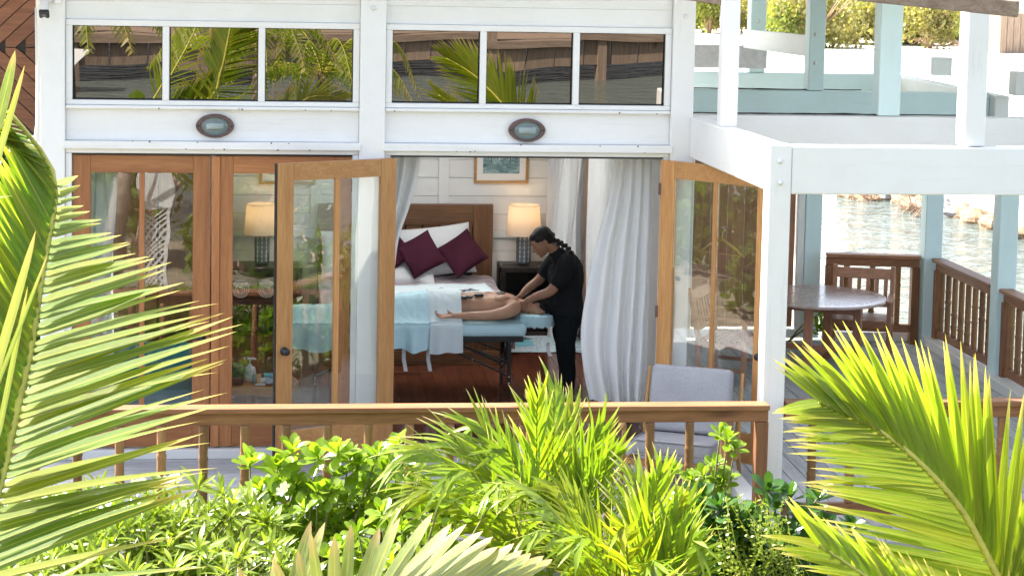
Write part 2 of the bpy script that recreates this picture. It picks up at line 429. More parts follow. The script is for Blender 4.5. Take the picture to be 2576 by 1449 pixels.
# ------------------------------------------------------------------ the house front
H = thing('villa', 'white timber villa with brown glazed doors and a row of dark transom windows', 'house', (0.7, 0, 0))
ZT = 4.14
POSTS = ((-1.99, -1.79), (0.61, 0.825), (3.24, 3.43))
for x0, x1 in POSTS:
    MB().box((x0, -0.07, 0.0), (x1, 0.12, ZT)).build('wall_post', M['white_z'], H, bevel=0.008)
for (x0, x1) in ((-1.79, 0.61), (0.825, 3.24)):
    q0, q1 = x0 + 0.002, x1 - 0.002
    MB().box((q0, -0.008, 3.8145), (q1, 0.1, ZT)).build('wall_board', M['white_x'], H, bevel=0.0015)
    MB().box((q0, 0.0, 3.6635), (q1, 0.1, 3.8135)).build('wall_board', M['white_x'], H, bevel=0.0015)
    # window band: frame, sill, mullions and three dark panes
    w = MB()
    fx0, fx1, z0, z1 = x0 + 0.055, x1 - 0.055, 3.005, 3.612
    w.box((q0, -0.03, z1), (q1, 0.1, 3.662)); w.box((q0, -0.03, 2.965), (q1, 0.1, z0))
    w.box((q0, -0.03, z0), (fx0, 0.1, z1)); w.box((fx1, -0.03, z0), (q1, 0.1, z1))
    pw = (fx1 - fx0 - 2 * 0.056) / 3
    for i in (1, 2):
        a = fx0 + i * pw + (i - 1) * 0.056
        w.box((a, -0.028, z0), (a + 0.056, 0.1, z1))
    wo = w.build('window', M['white_x'], H, bevel=0.006)
    MB().box((q0, -0.055, 2.935), (q1, 0.1, 2.963)).build('sill', M['white_x'], wo, bevel=0.008)
    for i in range(3):
        a = fx0 + i * (pw + 0.056)
        pane = MB().box((a - 0.004, -0.004, z0 - 0.004), (a + pw + 0.004, 0.004, z1 + 0.004))
        M.setdefault('dark_pane', None)
        if M['dark_pane'] is None:
            mm, nt, b = _mat('tinted_mirror_glass')
            b.inputs['Base Color'].default_value = (0.215, 0.195, 0.18, 1); b.inputs['Metallic'].default_value = 1.0
            b.inputs['Roughness'].default_value = 0.0
            _bump(nt, b, _noise(nt, _coords(nt), 1.3, 0).outputs[0], 0.09, 0.02)
            M['dark_pane'] = mm
        R = Matrix.Translation((0, 0.03, 3.3)) @ Matrix.Rotation(radians(1.3 + 0.25 * random.uniform(-1, 1)), 4, 'X') @ Matrix.Rotation(radians(random.uniform(-0.5, 0.5)), 4, 'Z') @ Matrix.Translation((0, 0, -3.3))
        pane.build('pane', M['dark_pane'], wo, M=R)
        w2 = MB()
        for (bx0, bx1, bz0, bz1) in ((a, a + pw, z0, z0 + .006), (a, a + pw, z1 - .006, z1), (a, a + .006, z0, z1), (a + pw - .006, a + pw, z0, z1)):
            w2.box((bx0, 0.0, bz0), (bx1, 0.012, bz1))
        w2.build('glazing_bead', M['black'], wo)
    MB().box((q0, 0.0, 2.672), (q1, 0.1, 2.9345)).build('wall_board', M['white_x'], H, bevel=0.0015)
    MB().box((q0 + .001, -0.003, 2.672), (q1 - .001, -0.0005, 2.754)).build('wall_board', M['white_x'], H)
    MB().box((q0 - 0.02, -0.085, 2.606), (q1 + 0.02, 0.1, 2.669)).build('drip_ledge', M['white_x'], H, bevel=0.008)
    cs = MB().box((q0, -0.035, 2.568), (q1, 0.1, 2.603)).box((q0, -0.034, 0.1), (q0 + 0.048, 0.1, 2.566)).box((q1 - 0.048, -0.034, 0.1), (q1, 0.1, 2.566))
    cs.build('door_casing', M['white_z'], H, bevel=0.004)
    MB().box((q0, -0.05, 0.004), (q1, 0.1, 0.082)).build('door_sill', M['white_x'], H, bevel=0.006)
    MB().box((q0 + 0.05, -0.02, 2.552), (q1 - 0.05, 0.08, 2.566)).build('door_head_strip', M['blackplastic'], H)

def door_leaf(hx, hy, length, ang, kind, hand, knob=None, extra=None, z0=0.10, z1=2.548):
    """one glazed leaf: hinge at (hx, hy), running along ang; local x from hinge to free edge, local y = thickness"""
    T = Matrix.Translation((hx, hy, 0)) @ Matrix.Rotation(ang, 4, 'Z')
    th = 0.045; sw = 0.145; tr = 0.145; br = 0.25; mw = 0.042
    d = MB().box((0, 0, z0), (sw, th, z1)).box((length - sw, 0, z0), (length, th, z1)).build('door', M[kind + '_z'], H, M=T, bevel=0.004)
    MB().box((sw + .001, 0.001, z1 - tr), (length - sw - .001, th - .001, z1)).build('top_rail', M[kind + '_x'], d, M=T, bevel=0.003)
    MB().box((sw + .001, 0.001, z0), (length - sw - .001, th - .001, z0 + br)).build('bottom_rail', M[kind + '_x'], d, M=T, bevel=0.003)
    c = length / 2
    MB().box((c - mw / 2, 0.004, z0 + br + .001), (c + mw / 2, th - 0.004, z1 - tr - .001)).build('muntin', M[kind + '_z'], d, M=T, bevel=0.003)
    for a, bb in ((sw, c - mw / 2), (c + mw / 2, length - sw)):
        MB().box((a + .001, th * .42, z0 + br + .001), (bb - .001, th * .55, z1 - tr - .001)).build('pane', M['glass'], d, M=T)
    kx = length - sw * 0.45
    for side in ((-1, 1) if knob else ()):
        Rm = (T @ Matrix.Rotation(radians(90) * side, 4, 'X')).to_3x3(); c0 = T @ V((kx, th / 2 + side * -th / 2, 1.02))
        hm = MB()
        if knob == 'knob':
            hm.lathe([(0, 0), (0.034, 0), (0.034, 0.008), (0.014, 0.012), (0.012, 0.03), (0.026, 0.04), (0.031, 0.055), (0.024, 0.068), (0.0, 0.072)], c0, 20, Rm)
        else:
            hm.lathe([(0, 0), (0.034, 0), (0.032, 0.010), (0.014, 0.014), (0.012, 0.045), (0.0, 0.047)], c0, 20, Rm)
            off = T.to_3x3() @ V((0, -side * 0.04, 0)); ax = T.to_3x3() @ V((-1, 0, 0))
            hm.tube([c0 + off, c0 + off + ax * .03, c0 + off + ax * .075 + V((0, 0, -.006)), c0 + off + ax * .115 + V((0, 0, .004))], [.011, .010, .008, .005], 10)
        hm.build('handle', M['blackplastic'], d, smooth=True)
    for z in (0.35, 1.2, 2.25): MB().box((-0.014, -0.004, z), (0.012, 0.012, z + 0.10)).build('hinge', M['bronze'], d, M=T)
    return d, T

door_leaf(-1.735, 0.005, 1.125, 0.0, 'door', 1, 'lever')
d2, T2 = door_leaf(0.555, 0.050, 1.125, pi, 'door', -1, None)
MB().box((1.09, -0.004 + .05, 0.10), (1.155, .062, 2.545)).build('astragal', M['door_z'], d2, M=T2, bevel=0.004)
# second bay, both leaves folded out over the porch
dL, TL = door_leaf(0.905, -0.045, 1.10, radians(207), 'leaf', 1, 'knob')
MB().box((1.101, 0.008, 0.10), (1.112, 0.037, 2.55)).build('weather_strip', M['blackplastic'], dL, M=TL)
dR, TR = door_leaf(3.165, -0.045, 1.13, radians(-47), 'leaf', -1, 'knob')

# eave, roof and its timber ends
roof = thing('roof', 'silvered timber roof edge over the villa and the open porch', 'roof', (3, 2, 4.1))
SKX, SKY = (0.1, 2.5), (2.5, 4.9)
for a, b2 in (((-2.2, -0.45), (3.6, SKY[0])), ((-2.2, SKY[1]), (3.6, 6.2)), ((-2.2, SKY[0] + .001), (SKX[0], SKY[1] - .001)), ((SKX[1], SKY[0] + .001), (3.6, SKY[1] - .001))):
    MB().box((*a, ZT + .002), (*b2, ZT + 0.16)).build('roof_slab', M['white_x'], roof)
MB().box((-5.4, -0.45, ZT + .002), (-2.202, 0.45, ZT + 0.16)).build('roof_slab', M['white_x'], roof)  # unseen slab added past the house end to keep sun off the deck
MB().box((3.602, -1.05, ZT + .06), (9.4, 8.2, ZT + 0.2)).build('roof_slab', M['white_x'], roof)
a, b2 = at(2130, -20, Y=-2.35), at(2562, 24, Y=-2.95)
MB().bar(a, b2, 0.09, 0.115).build('eave_beam', M['grey_x'], roof, bevel=0.006)
a, b2 = at(1690, -16, Y=-0.62), at(1824, 3, Y=-0.75)
MB().bar(a, b2, 0.07, 0.075).build('eave_beam', M['grey_x'], roof, bevel=0.006)

# ------------------------------------------------------------------ room behind the doors
fl = thing('interior_floor', None, None, (0.6, 3, 0.08)); tag(fl, kind='structure')
x = -1.9
while x < 3.3:
    MB().box((x, 0.08, 0.02), (min(x + 0.128, 3.3), 5.66, 0.08 - 0.0012 * random.random())).build('floor_board', M['floor'], fl, bevel=0.002)
    x += 0.13
bw = thing('back_wall', None, None, (0.6, 5.7, 0.08)); tag(bw, kind='structure')
z = 0.08
while z < 3.0:
    MB().box((-1.98, 5.66 + 0.002 * random.random(), z + 0.0025), (3.3, 5.74, z + 0.2045)).build('wall_board', M['in_white'], bw, bevel=0.002)
    z += 0.207
for x in (-1.1, 0.35, 1.78):
    MB().box((x - 0.06, 5.625, 0.1), (x + 0.06, 5.658, 2.98)).build('batten', M['in_white'], bw, bevel=0.004)
MB().box((-1.95, 5.615, 1.06), (3.25, 5.657, 1.15)).build('dado_rail', M['in_white'], bw, bevel=0.004)
lw = MB().box((-2.0, 0.12, 0.0), (-1.9, 1.3, 4.1)).box((-2.0, 5.4, 0.0), (-1.9, 5.75, 4.1)).box((-2.0, 1.3, 2.5), (-1.9, 5.4, 4.1)).box((-2.0, 1.3, 0.0), (-1.9, 5.4, 0.12))
lw.build('left_wall', M['in_white'], kind='structure')
sw_ = thing('added_side_window', 'unseen side window added in the left bedroom wall to let in light', 'window', (-1.95, 3.3, .1))  # added opening, unseen; sun on its curtain brightens the room
for yy in (1.3, 2.64, 3.98, 5.32):
    MB().box((-1.985, yy, .121), (-1.92, yy + .08, 2.499)).build('frame', M['door_z'], sw_)
for yy in (1.38, 2.72, 4.06):
    MB().box((-1.957, yy + .001, .122), (-1.950, yy + 1.258, 2.498)).build('pane', M['glass'], sw_)
MB().box((-2.0, 5.745, 0.0), (3.4, 5.8, 4.1)).build('rear_wall', M['white_x'], kind='structure')
ce = MB()
for a, b2 in (((-1.899, 0.105), (3.29, SKY[0])), ((-1.899, SKY[1]), (3.29, 5.62)), ((-1.899, SKY[0] + .001), (SKX[0], SKY[1] - .001)), ((SKX[1], SKY[0] + .001), (3.29, SKY[1] - .001))): ce.box((*a, 2.72), (*b2, 2.78))
ce.build('ceiling', M['in_white'], kind='structure')
skl = thing('added_skylight', 'opal light well added unseen in the ceiling to brighten the bedroom', 'added_skylight', (1.3, 3.7, 2.75))  # added out of view: brings extra daylight down into the bedroom
m, nt, b = _mat('opal_sheet'); nt.nodes.remove(b); tl = nt.nodes.new('ShaderNodeBsdfTranslucent'); tl.inputs[0].default_value = (.86, .88, .90, 1)
nt.links.new(tl.outputs[0], nt.nodes['Material Output'].inputs[0])
MB().box((SKX[0] + .003, SKY[0] + .003, 2.74), (SKX[1] - .003, SKY[1] - .003, 2.746)).build('pane', m, skl)
for a, b2 in (((SKX[0] - .06, SKY[0] - .06), (SKX[0] - .002, SKY[1] + .06)), ((SKX[1] + .002, SKY[0] - .06), (SKX[1] + .06, SKY[1] + .06)), ((SKX[0], SKY[0] - .06), (SKX[1], SKY[0] - .002)), ((SKX[0], SKY[1] + .002), (SKX[1], SKY[1] + .06))):
    MB().box((*a, 2.785), (*b2, ZT - .002)).build('shaft_board', M['in_white'], skl)
rw = MB().box((3.30, 0.125, 0.0), (3.4, 2.6, 4.1)).box((3.30, 4.5, 0.0), (3.4, 5.745, 4.1)).box((3.30, 2.6, 2.45), (3.4, 4.5, 4.1)).box((3.30, 2.6, 0.0), (3.4, 4.5, 0.08))
rw.build('right_wall', M['in_white'], kind='structure')
sd = thing('side_door', 'brown timber side door frame in the right wall behind the curtains', 'door', (3.3, 3.5, 0.08))
MB().box((3.225, 4.36, 0.082), (3.298, 4.50, 2.52)).box((3.225, 2.6, 0.082), (3.298, 2.72, 2.52)).box((3.225, 2.722, 2.42), (3.298, 4.358, 2.52)).build('frame', M['door_z'], sd, bevel=0.004)
MB().box((3.33, 2.61, 0.09), (3.337, 4.49, 2.44)).build('pane', M['glass'], sd)

# ------------------------------------------------------------------ porch frame: posts and beams
P = thing('timber_porch', 'white painted timber porch of heavy posts and open floor beams beside the villa', 'porch', (3.65, -2.2, 0))
def vpost(x0, x1, y0, y1, z0, z1, name='post', mat='white'):
    return MB().box((x0, y0, z0), (x1, y1, z1)).build(name, M[mat + '_z'], P, bevel=0.012)
vpost(3.567, 3.735, -2.23, -2.05, -0.3, 2.895)                         # front corner post
MB().hexa([(3.405, -0.075, 2.575), (3.555, -0.075, 2.575), (3.72, -2.046, 2.54), (3.57, -2.046, 2.54),
           (3.405, -0.075, 2.915), (3.555, -0.075, 2.915), (3.72, -2.046, 2.89), (3.57, -2.046, 2.89)]).build('tie_beam', M['white_y'], P, bevel=0.01)
MB().box((3.738, -2.22, 2.525), (9.6, -2.06, 2.885)).build('beam', M['white_x'], P, bevel=0.012)
MB().box((3.435, 0.40, 2.55), (9.6, 0.56, 2.90)).build('beam', M['white_x'], P, bevel=0.012)
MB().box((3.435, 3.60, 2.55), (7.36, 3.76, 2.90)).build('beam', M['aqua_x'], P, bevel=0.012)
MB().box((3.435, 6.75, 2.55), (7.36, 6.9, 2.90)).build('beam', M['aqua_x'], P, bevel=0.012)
MB().box((7.362, 3.45, 2.56), (7.52, 7.05, 2.885)).build('beam', M['white_y'], P, bevel=0.012)
MB().box((7.362, -2.05, 2.56), (7.52, 0.395, 2.885)).build('beam', M['white_y'], P, bevel=0.012)
def footed(pxl, pxr, py, y0, th, z0, z1, mat='white'):
    a, b = at(pxl, py, Y=y0), at(pxr, py, Y=y0)
    return vpost(a.x, b.x, y0, y0 + th, z0, z1, mat=mat)
footed(1813, 1857, 250, -0.85, 0.13, 2.905, 4.1)
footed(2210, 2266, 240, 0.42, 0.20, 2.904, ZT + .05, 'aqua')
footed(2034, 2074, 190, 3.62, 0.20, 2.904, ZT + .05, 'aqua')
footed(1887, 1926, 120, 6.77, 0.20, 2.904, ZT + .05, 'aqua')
footed(2427, 2481, 300, -2.17, 0.2, 2.889, 4.02)
footed(2343, 2396, 170, 6.6, 0.2, 2.904, 3.12)
footed(2553, 2610, 240, 3.2, 0.2, 2.904, 3.15)
a, b2 = at(1880, 97, Y=7.2), at(2040, 118, Y=3.75)
MB().bar(at(1878, 98, Y=6.7), at(2040, 117, Y=3.83), 0.10, 0.22).build('brace', M['white_y'], P, bevel=0.008)
mt = MB().box(at(1745, 171, Y=6.65), at(1925, 145, Y=6.74) + V((0, .07, .14)))
mt.build('metal_flashing', plain('galvanised_sheet', (0.5, 0.5, 0.52), 0.4, 0.15, 15, 0.2), P)
# lower posts of the porch
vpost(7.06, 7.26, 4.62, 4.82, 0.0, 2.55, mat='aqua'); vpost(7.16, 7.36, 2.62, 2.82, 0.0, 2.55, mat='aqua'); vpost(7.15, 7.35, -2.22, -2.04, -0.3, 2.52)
for j, yy in enumerate((0.47, 3.67)):
    for q in range(2):
        pts = [(lerp(3.44, 5.5 if q == 0 else 6.0, t / 14), yy + 0.03 * q + 0.03 * nz(t * .9, q, j), 2.909 + 0.012 * abs(nz(t * .7, q + 5, j))) for t in range(15)]
        tag(MB().tube(pts, 0.006, 6).build('cable', M['black'], smooth=True), ('black cable lying loose on the nearer inner porch beam', 'longer black cable on the nearer inner porch beam', 'black cable lying loose on the farther porch beam', 'longer black cable on the farther porch beam')[j * 2 + q], 'cable', 'cables on the porch beams')
# bolts and washers
bo = bpy.data.meshes.new('bolt'); bo = MB().lathe([(0, 0), (0.022, 0), (0.022, 0.006), (0.012, 0.008), (0.012, 0.016), (0, 0.018)], n=12, M=Matrix.Rotation(radians(90), 3, 'X')).mesh('bolt', M['white_x'], True)
for px, py, Y in ((1963, 460, -2.232), (1962, 406, -2.232), (940, 22, -.072), (1725, 42, -.072), (2052, 88, 3.618), (2050, 160, 3.618), (1908, 55, 6.768)):
    inst('bolt', bo, Matrix.Translation(at(px, py, Y=Y)), P if px > 1800 else H)

# wall at the back of the side deck with its own brown door
bk = thing('rear_wing', 'white rear wing with a dark brown plank door behind the round table', 'building', (5, 5.2, 0))
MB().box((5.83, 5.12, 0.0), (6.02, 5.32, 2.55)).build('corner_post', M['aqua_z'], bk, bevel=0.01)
MB().box((5.745, 5.135, 0.0), (5.828, 5.3, 2.52)).build('door_casing', M['white_z'], bk, bevel=0.006)
MB().box((3.41, 5.17, 0.0), (4.55, 5.3, 2.55)).build('wall', M['white_x'], bk)
MB().box((3.41, 5.17, 2.3), (5.742, 5.3, 2.55)).build('wall', M['white_x'], bk)
for i in range(6):
    MB().box((4.56 + i * .195, 5.18, 0.12), (4.56 + i * .195 + .19, 5.22, 2.29)).build('door_plank', M['teak_z'], bk, bevel=0.005)
MB().box((4.55, 5.10, 0.004), (5.742, 5.168, 0.10)).build('door_sill', M['white_x'], bk, bevel=0.005)

# ------------------------------------------------------------------ railings
bm_ = MB()
prof = []
for i in range(13):
    z = i / 12 * 0.72; r = 0.034 - 0.004 * sin(i)
    prof.append((r, z))
def bamboo_mesh(seed):
    rd = random.Random(seed); pr = []; nodes = sorted(rd.uniform(.08, .64) for _ in range(rd.choice((2, 2, 3))))
    for i in range(40):
        z = i / 39 * 0.735; r = 0.033
        for nd in nodes:
            d = z - nd
            r += 0.006 * math.exp(-(d / 0.012) ** 2) - 0.003 * math.exp(-((d - 0.03) / 0.01) ** 2)
        pr.append((r, z))
    return MB().lathe(pr, n=12).mesh('baluster', M['bamboo'], True)
BAL = [bamboo_mesh(s) for s in range(5)]
def railing(name, label, p0, p1, spacing, ends=(True, True), z=1.0, zb=0.09, off=0.0):
    p0, p1 = V((*p0, 0)), V((*p1, 0)); d = (p1 - p0); L = d.length; d.normalize(); n = V((-d.y, d.x, 0))
    ax = 'x' if abs(d.x) > abs(d.y) else 'y'
    t = thing(name, label, 'railing', (p0 + p1) / 2, 'railings round the porch deck')
    MB().bar(p0 + V((0, 0, z - 0.02)), p1 + V((0, 0, z - 0.02)), 0.15, 0.04).build('cap_rail', M['rail_' + ax], t, bevel=0.008)
    MB().bar(p0 + V((0, 0, z - 0.087)), p1 + V((0, 0, z - 0.087)), 0.05, 0.092).build('top_rail', M['rail_' + ax], t, bevel=0.004)
    MB().bar(p0 + V((0, 0, zb + 0.045)), p1 + V((0, 0, zb + 0.045)), 0.05, 0.09).build('bottom_rail', M['rail_' + ax], t, bevel=0.004)
    zz = zb + 0.091; hh = (z - 0.134 - zz) / 0.735
    k = int((L - 0.1) / spacing); s0 = (L - (k - 1) * spacing) / 2 + off
    for i in range(k):
        q = p0 + d * (s0 + i * spacing)
        inst('baluster', random.choice(BAL), Matrix.Translation((q.x, q.y, zz)) @ Matrix.Rotation(random.uniform(0, 6), 4, 'Z') @ Matrix.Diagonal((1, 1, hh, 1)), t)
    for e, s in ((0, 1), (1, -1)):
        if ends[e]:
            q = (p0 if e == 0 else p1) + d * s * 0.046
            MB().box((q.x - .045, q.y - .045, 0.0), (q.x + .045, q.y + .045, z - 0.134)).build('end_post', M['rail_z'], t, bevel=0.005)
    return t
railing('railing', 'long front railing of brown timber with bamboo balusters below the glazed doors', (-2.62, -2.43), (3.56, -2.43), 0.295, (True, True), 1.0, 0.05)
railing('railing', 'front railing of brown timber right of the white corner post, behind the palm frond', (3.745, -2.2), (7.14, -2.2), 0.295, (False, True), 0.965, 0.09)
railing('railing', 'short rear railing facing the water behind the slatted chair', (6.03, 4.94), (7.05, 4.76), 0.285, (True, True), 1.0, 0.13)
railing('railing', 'side railing with bamboo balusters running from far to middle white post', (7.2, 4.58), (7.24, 2.85), 0.20, (True, False), 1.0, 0.13)
railing('railing', 'side railing at the right edge of the photo nearer than the middle white post', (7.24, 2.58), (7.24, -2.0), 0.20, (True, False), 1.0, 0.13)

# ------------------------------------------------------------------ timber wing on the left
W = thing('timber_wing', 'brown chevron clad timber wing at the upper left corner behind the palm', 'building', (-3, 1, 1))
zlo = at(70, 342, Y=1.0).z; xr = -2.155; xl = -4.2
seam = at(60, 121, Y=1.0).z
pitch = 0.155
def chev(z_from, z_to, slope):
    k = -20
    while k < 40:
        def zz(x): return z_from + (k * pitch) + slope * (x - xr)
        def clip(p):
            return (p[0], min(max(p[1], z_from), z_to))
        xs = [lerp(xl, xr, i / 24) for i in range(25)]
        lo = [clip((x, zz(x) + 0.006)) for x in xs]; hi = [clip((x, zz(x) + pitch - 0.006)) for x in xs]
        keep = [i for i in range(25) if hi[i][1] - lo[i][1] > 0.004]
        k += 1
        if len(keep) < 2: continue
        yy = 1.0 + random.uniform(0, .006); m = MB()
        a, b_ = keep[0], keep[-1]
        poly = [lo[i] for i in range(a, b_ + 1)] + [hi[i] for i in range(b_, a - 1, -1)]
        m.prism(poly, 0, 0.03, Matrix.Translation((0, yy, 0)) @ Matrix.Rotation(radians(90), 4, 'X'))
        m.v = [V((p.x, yy + 0.03 + (p.y - yy), p.z)) for p in m.v]
        m.build('cladding_plank', M['chev_x'], W)
chev(zlo, seam - 0.004, -0.95); chev(seam + 0.004, 4.6, 0.95)
MB().box((xl, 1.04, zlo), (xr, 1.3, 4.6)).build('wall', M['dark_x'], W)
MB().box((xr + .004, 0.97, zlo - .05), (xr + 0.05, 1.3, 4.6)).build('corner_trim', M['white_z'], W, bevel=0.004)

# rusty nail heads along the ledges
nl = MB().lathe([(0, 0), (.006, 0), (.004, .003), (0, .004)], n=8, M=Matrix.Rotation(radians(90), 3, 'X')).mesh('nail', plain('rusty_nail', (.10, .06, .05), .8))
for i in range(26):
    x = random.uniform(-1.7, 3.15)
    if 0.58 < x < .86: continue
    z, y = ((2.668, -.088), (2.61, -.088), (2.94, -.058))[i % 3]
    inst('nail', nl, Matrix.Translation((x, y, z + random.uniform(-.004, .004))) @ Matrix.Diagonal((random.uniform(.6, 1.3),) * 3 + (1,)), H)
# ------------------------------------------------------------------ wall lamps and camera on the front
def bulkhead(px, py, label):
    c = at(px, py, Y=-0.012); t = thing('bulkhead_lamp', label, 'wall lamp', c, 'oval bulkhead lamps over the doors')
    def ring(a, b, y0, y1, ai, bi, n=40):
        m = MB(); vs = []
        for (ra, rb, y) in ((a, b, y0), (a, b, y1 + .008), (a * .96, b * .95, y1), (ai, bi, y1), (ai, bi, y1 + .02)):
            for j in range(n):
                th = 2 * pi * j / n; p = 1.0
                # pointed oval
                x = ra * cos(th); zz = rb * sin(th) * (1 - 0.10 * abs(cos(th)) ** 3)
                vs.append((c.x + x, c.y + y, c.z + zz))
        fs = []
        for i in range(4):
            for j in range(n):
                q = (j + 1) % n; fs.append((i * n + j, i * n + q, (i + 1) * n + q, (i + 1) * n + j))
        m.add(vs, fs); return m
    ring(0.157, 0.099, 0.010, -0.034, 0.118, 0.080).build('housing', M['bronze'], t, smooth=False)
    b = MB().add([(c.x + .118 * cos(2 * pi * j / 32), c.y - .005, c.z + .08 * sin(2 * pi * j / 32)) for j in range(32)], [tuple(range(32))])
    b.build('reflector', plain('lamp_reflector', (0.45, 0.47, 0.47), 0.35, 0.05), t)
    MB().tube([(c.x - .07, c.y - .03, c.z), (c.x + .07, c.y - .03, c.z)], 0.026, 12).build('bulb', plain('opal_bulb', (0.8, 0.8, 0.78), 0.3, 0.03), t, smooth=True)
    # ribbed glass dome
    def dome(u, v):
        th = u * 2 * pi; ph = v * pi / 2
        s = cos(ph); x = 0.117 * s * cos(th); z = 0.079 * s * sin(th)
        y = -0.03 - 0.055 * sin(ph) - 0.006 * abs(sin((z / 0.079) * 14))
        return (c.x + x, c.y + y, c.z + z)
    if 'ribbed' not in M:
        M['ribbed'] = glass('ribbed_glass', 0.08, (0.66, 0.74, 0.74), 0.0, 1.0, 0.22)
    MB().grid(dome, 60, 60).build('lens', M['ribbed'], t, smooth=True)
    sc = MB().lathe([(0, 0), (0.008, 0), (0.006, 0.006), (0, 0.007)], (0, 0, 0), 10, Matrix.Rotation(radians(90), 3, 'X')).mesh('screw', M['black'])
    for s in (-1, 1): inst('screw', sc, Matrix.Translation((c.x + s * .138, c.y - .034, c.z)), t)
bulkhead(541, 317, 'oval bronze bulkhead lamp on the white boards above the closed glazed doors')
bulkhead(1325, 328, 'oval bronze bulkhead lamp on the white boards above the open doorway')

c = at(112, 20, Y=-0.16)
sc_ = thing('security_camera', 'small white bullet security camera at the top of the left corner post', 'camera', c)
fwd = V((0.05, -0.75, -0.65)).normalized()
MB().tube([c + V((0.06, .085, .06)), c + V((0.02, .06, .05)), c - fwd * 0.02], [0.018, 0.016, 0.016], 10).build('bracket', M['white_x'], sc_, smooth=True)
MB().tube([c - fwd * .10, c - fwd * .09, c + fwd * .05, c + fwd * .06], [.024, .034, .036, .036], 16).build('body', M['white_x'], sc_, smooth=True)
hd = MB().obox(c + fwd * .075, (0.082, 0.082, 0.03), basis(V((1, 0, 0)), fwd, (0, 0, 0)).to_3x3()).build('front_plate', M['blackplastic'], sc_, bevel=0.012)
Rf = basis(V((1, 0, 0)), fwd, (0, 0, 0)).to_3x3()
MB().lathe([(0.019, 0), (0.019, .005), (0.013, .006), (0, .004)], c + fwd * .0905, 16, Rf).build('lens', plain('camera_lens', (0.08, 0.08, 0.09), 0.08, 0.0), hd, smooth=True)
MB().obox(c + fwd * .0925 + Rf @ V((0, -.027, 0)), (0.026, 0.013, 0.004), Rf).build('led_lamp', plain('led_window', (0.8, 0.8, 0.78), 0.2, 0.0), hd)
MB().box(c + V((0.075, .05, .03)), c + V((0.125, .088, .10))).build('junction_box', M['white_x'], sc_, bevel=0.005)
MB().tube([V((-2.03, -.01, 3.75)), V((-2.025, 0, 3.2)), V((-2.03, .02, 2.8)), V((-2.06, .05, 2.6)), V((-2.12, .05, 2.45))], .008, 6).build('conduit_cable', M['white_x'], sc_, smooth=True)

# ------------------------------------------------------------------ cloth helpers
M['curtain'] = fabric('curtain_linen', (0.88, 0.88, 0.87), 160, 0.15, 0.9, 0.03, 0.2)
M['sheer'] = fabric('sheer_curtain', (0.80, 0.81, 0.83), 160, 0.15, 0.9, 0.04, 0.3)
M['sheet'] = fabric('white_cotton', (0.76, 0.86, 0.89), 200, 0.12, 0.85, 0.03, 0.0, 9.0)
M['pillow'] = fabric('pillow_cotton', (0.74, 0.74, 0.74), 200, 0.15, 0.85, 0.03, 0.0, 7.0)
M['burgundy'] = fabric('burgundy_velvet', (0.066, 0.014, 0.028), 220, 0.15, 0.85, 0.12)
M['greyfab'] = fabric('grey_wool', (0.40, 0.40, 0.42), 75, 0.5, 0.95, 0.18)
M['teal'] = fabric('teal_upholstery', (0.07, 0.30, 0.35), 160, 0.3, 0.95, 0.1)

def curtain(name, label, top, bot, z1, z0, folds, depth, mat, bow=0.0, seed=0, group='white curtains at the open doors'):
    """top / bot: ((x, y) left, (x, y) right) of the upper and lower edge"""
    rd = random.Random(seed); ph = [rd.uniform(0, 6) for _ in range(4)]
    def fn(u, v):
        e = v ** 1.3
        a = V(top[0]).lerp(V(bot[0]), e) if not callable(bot) else bot(0, v); b = V(top[1]).lerp(V(bot[1]), e)
        p = a.lerp(b, u); t = (b - a).normalized() if (b - a).length > 1e-6 else V((1, 0)); n = V((-t.y, t.x))
        w = sin(u * folds * 2 * pi + ph[0] + 0.9 * sin(v * 2.2 + ph[1])) + 0.4 * sin(u * folds * 4.3 * pi + ph[2] + v * 3)
        w *= depth * (0.55 + 0.55 * v) * (0.7 + 0.5 * nz(u * 3, v * 2, seed))
        p = p + n * w + V((bow * sin(pi * v), 0)) + t * 0.02 * sin(v * 9 + u * 7)
        return (p.x, p.y, lerp(z1, z0, v) + 0.012 * nz(u * 9, seed))
    o = MB().grid(fn, int(folds * 16), 40).build(name, mat, smooth=True)
    return tag(o, label, 'curtain', group)
def X_(px, py, Y): return at(px, py, Y=Y).x
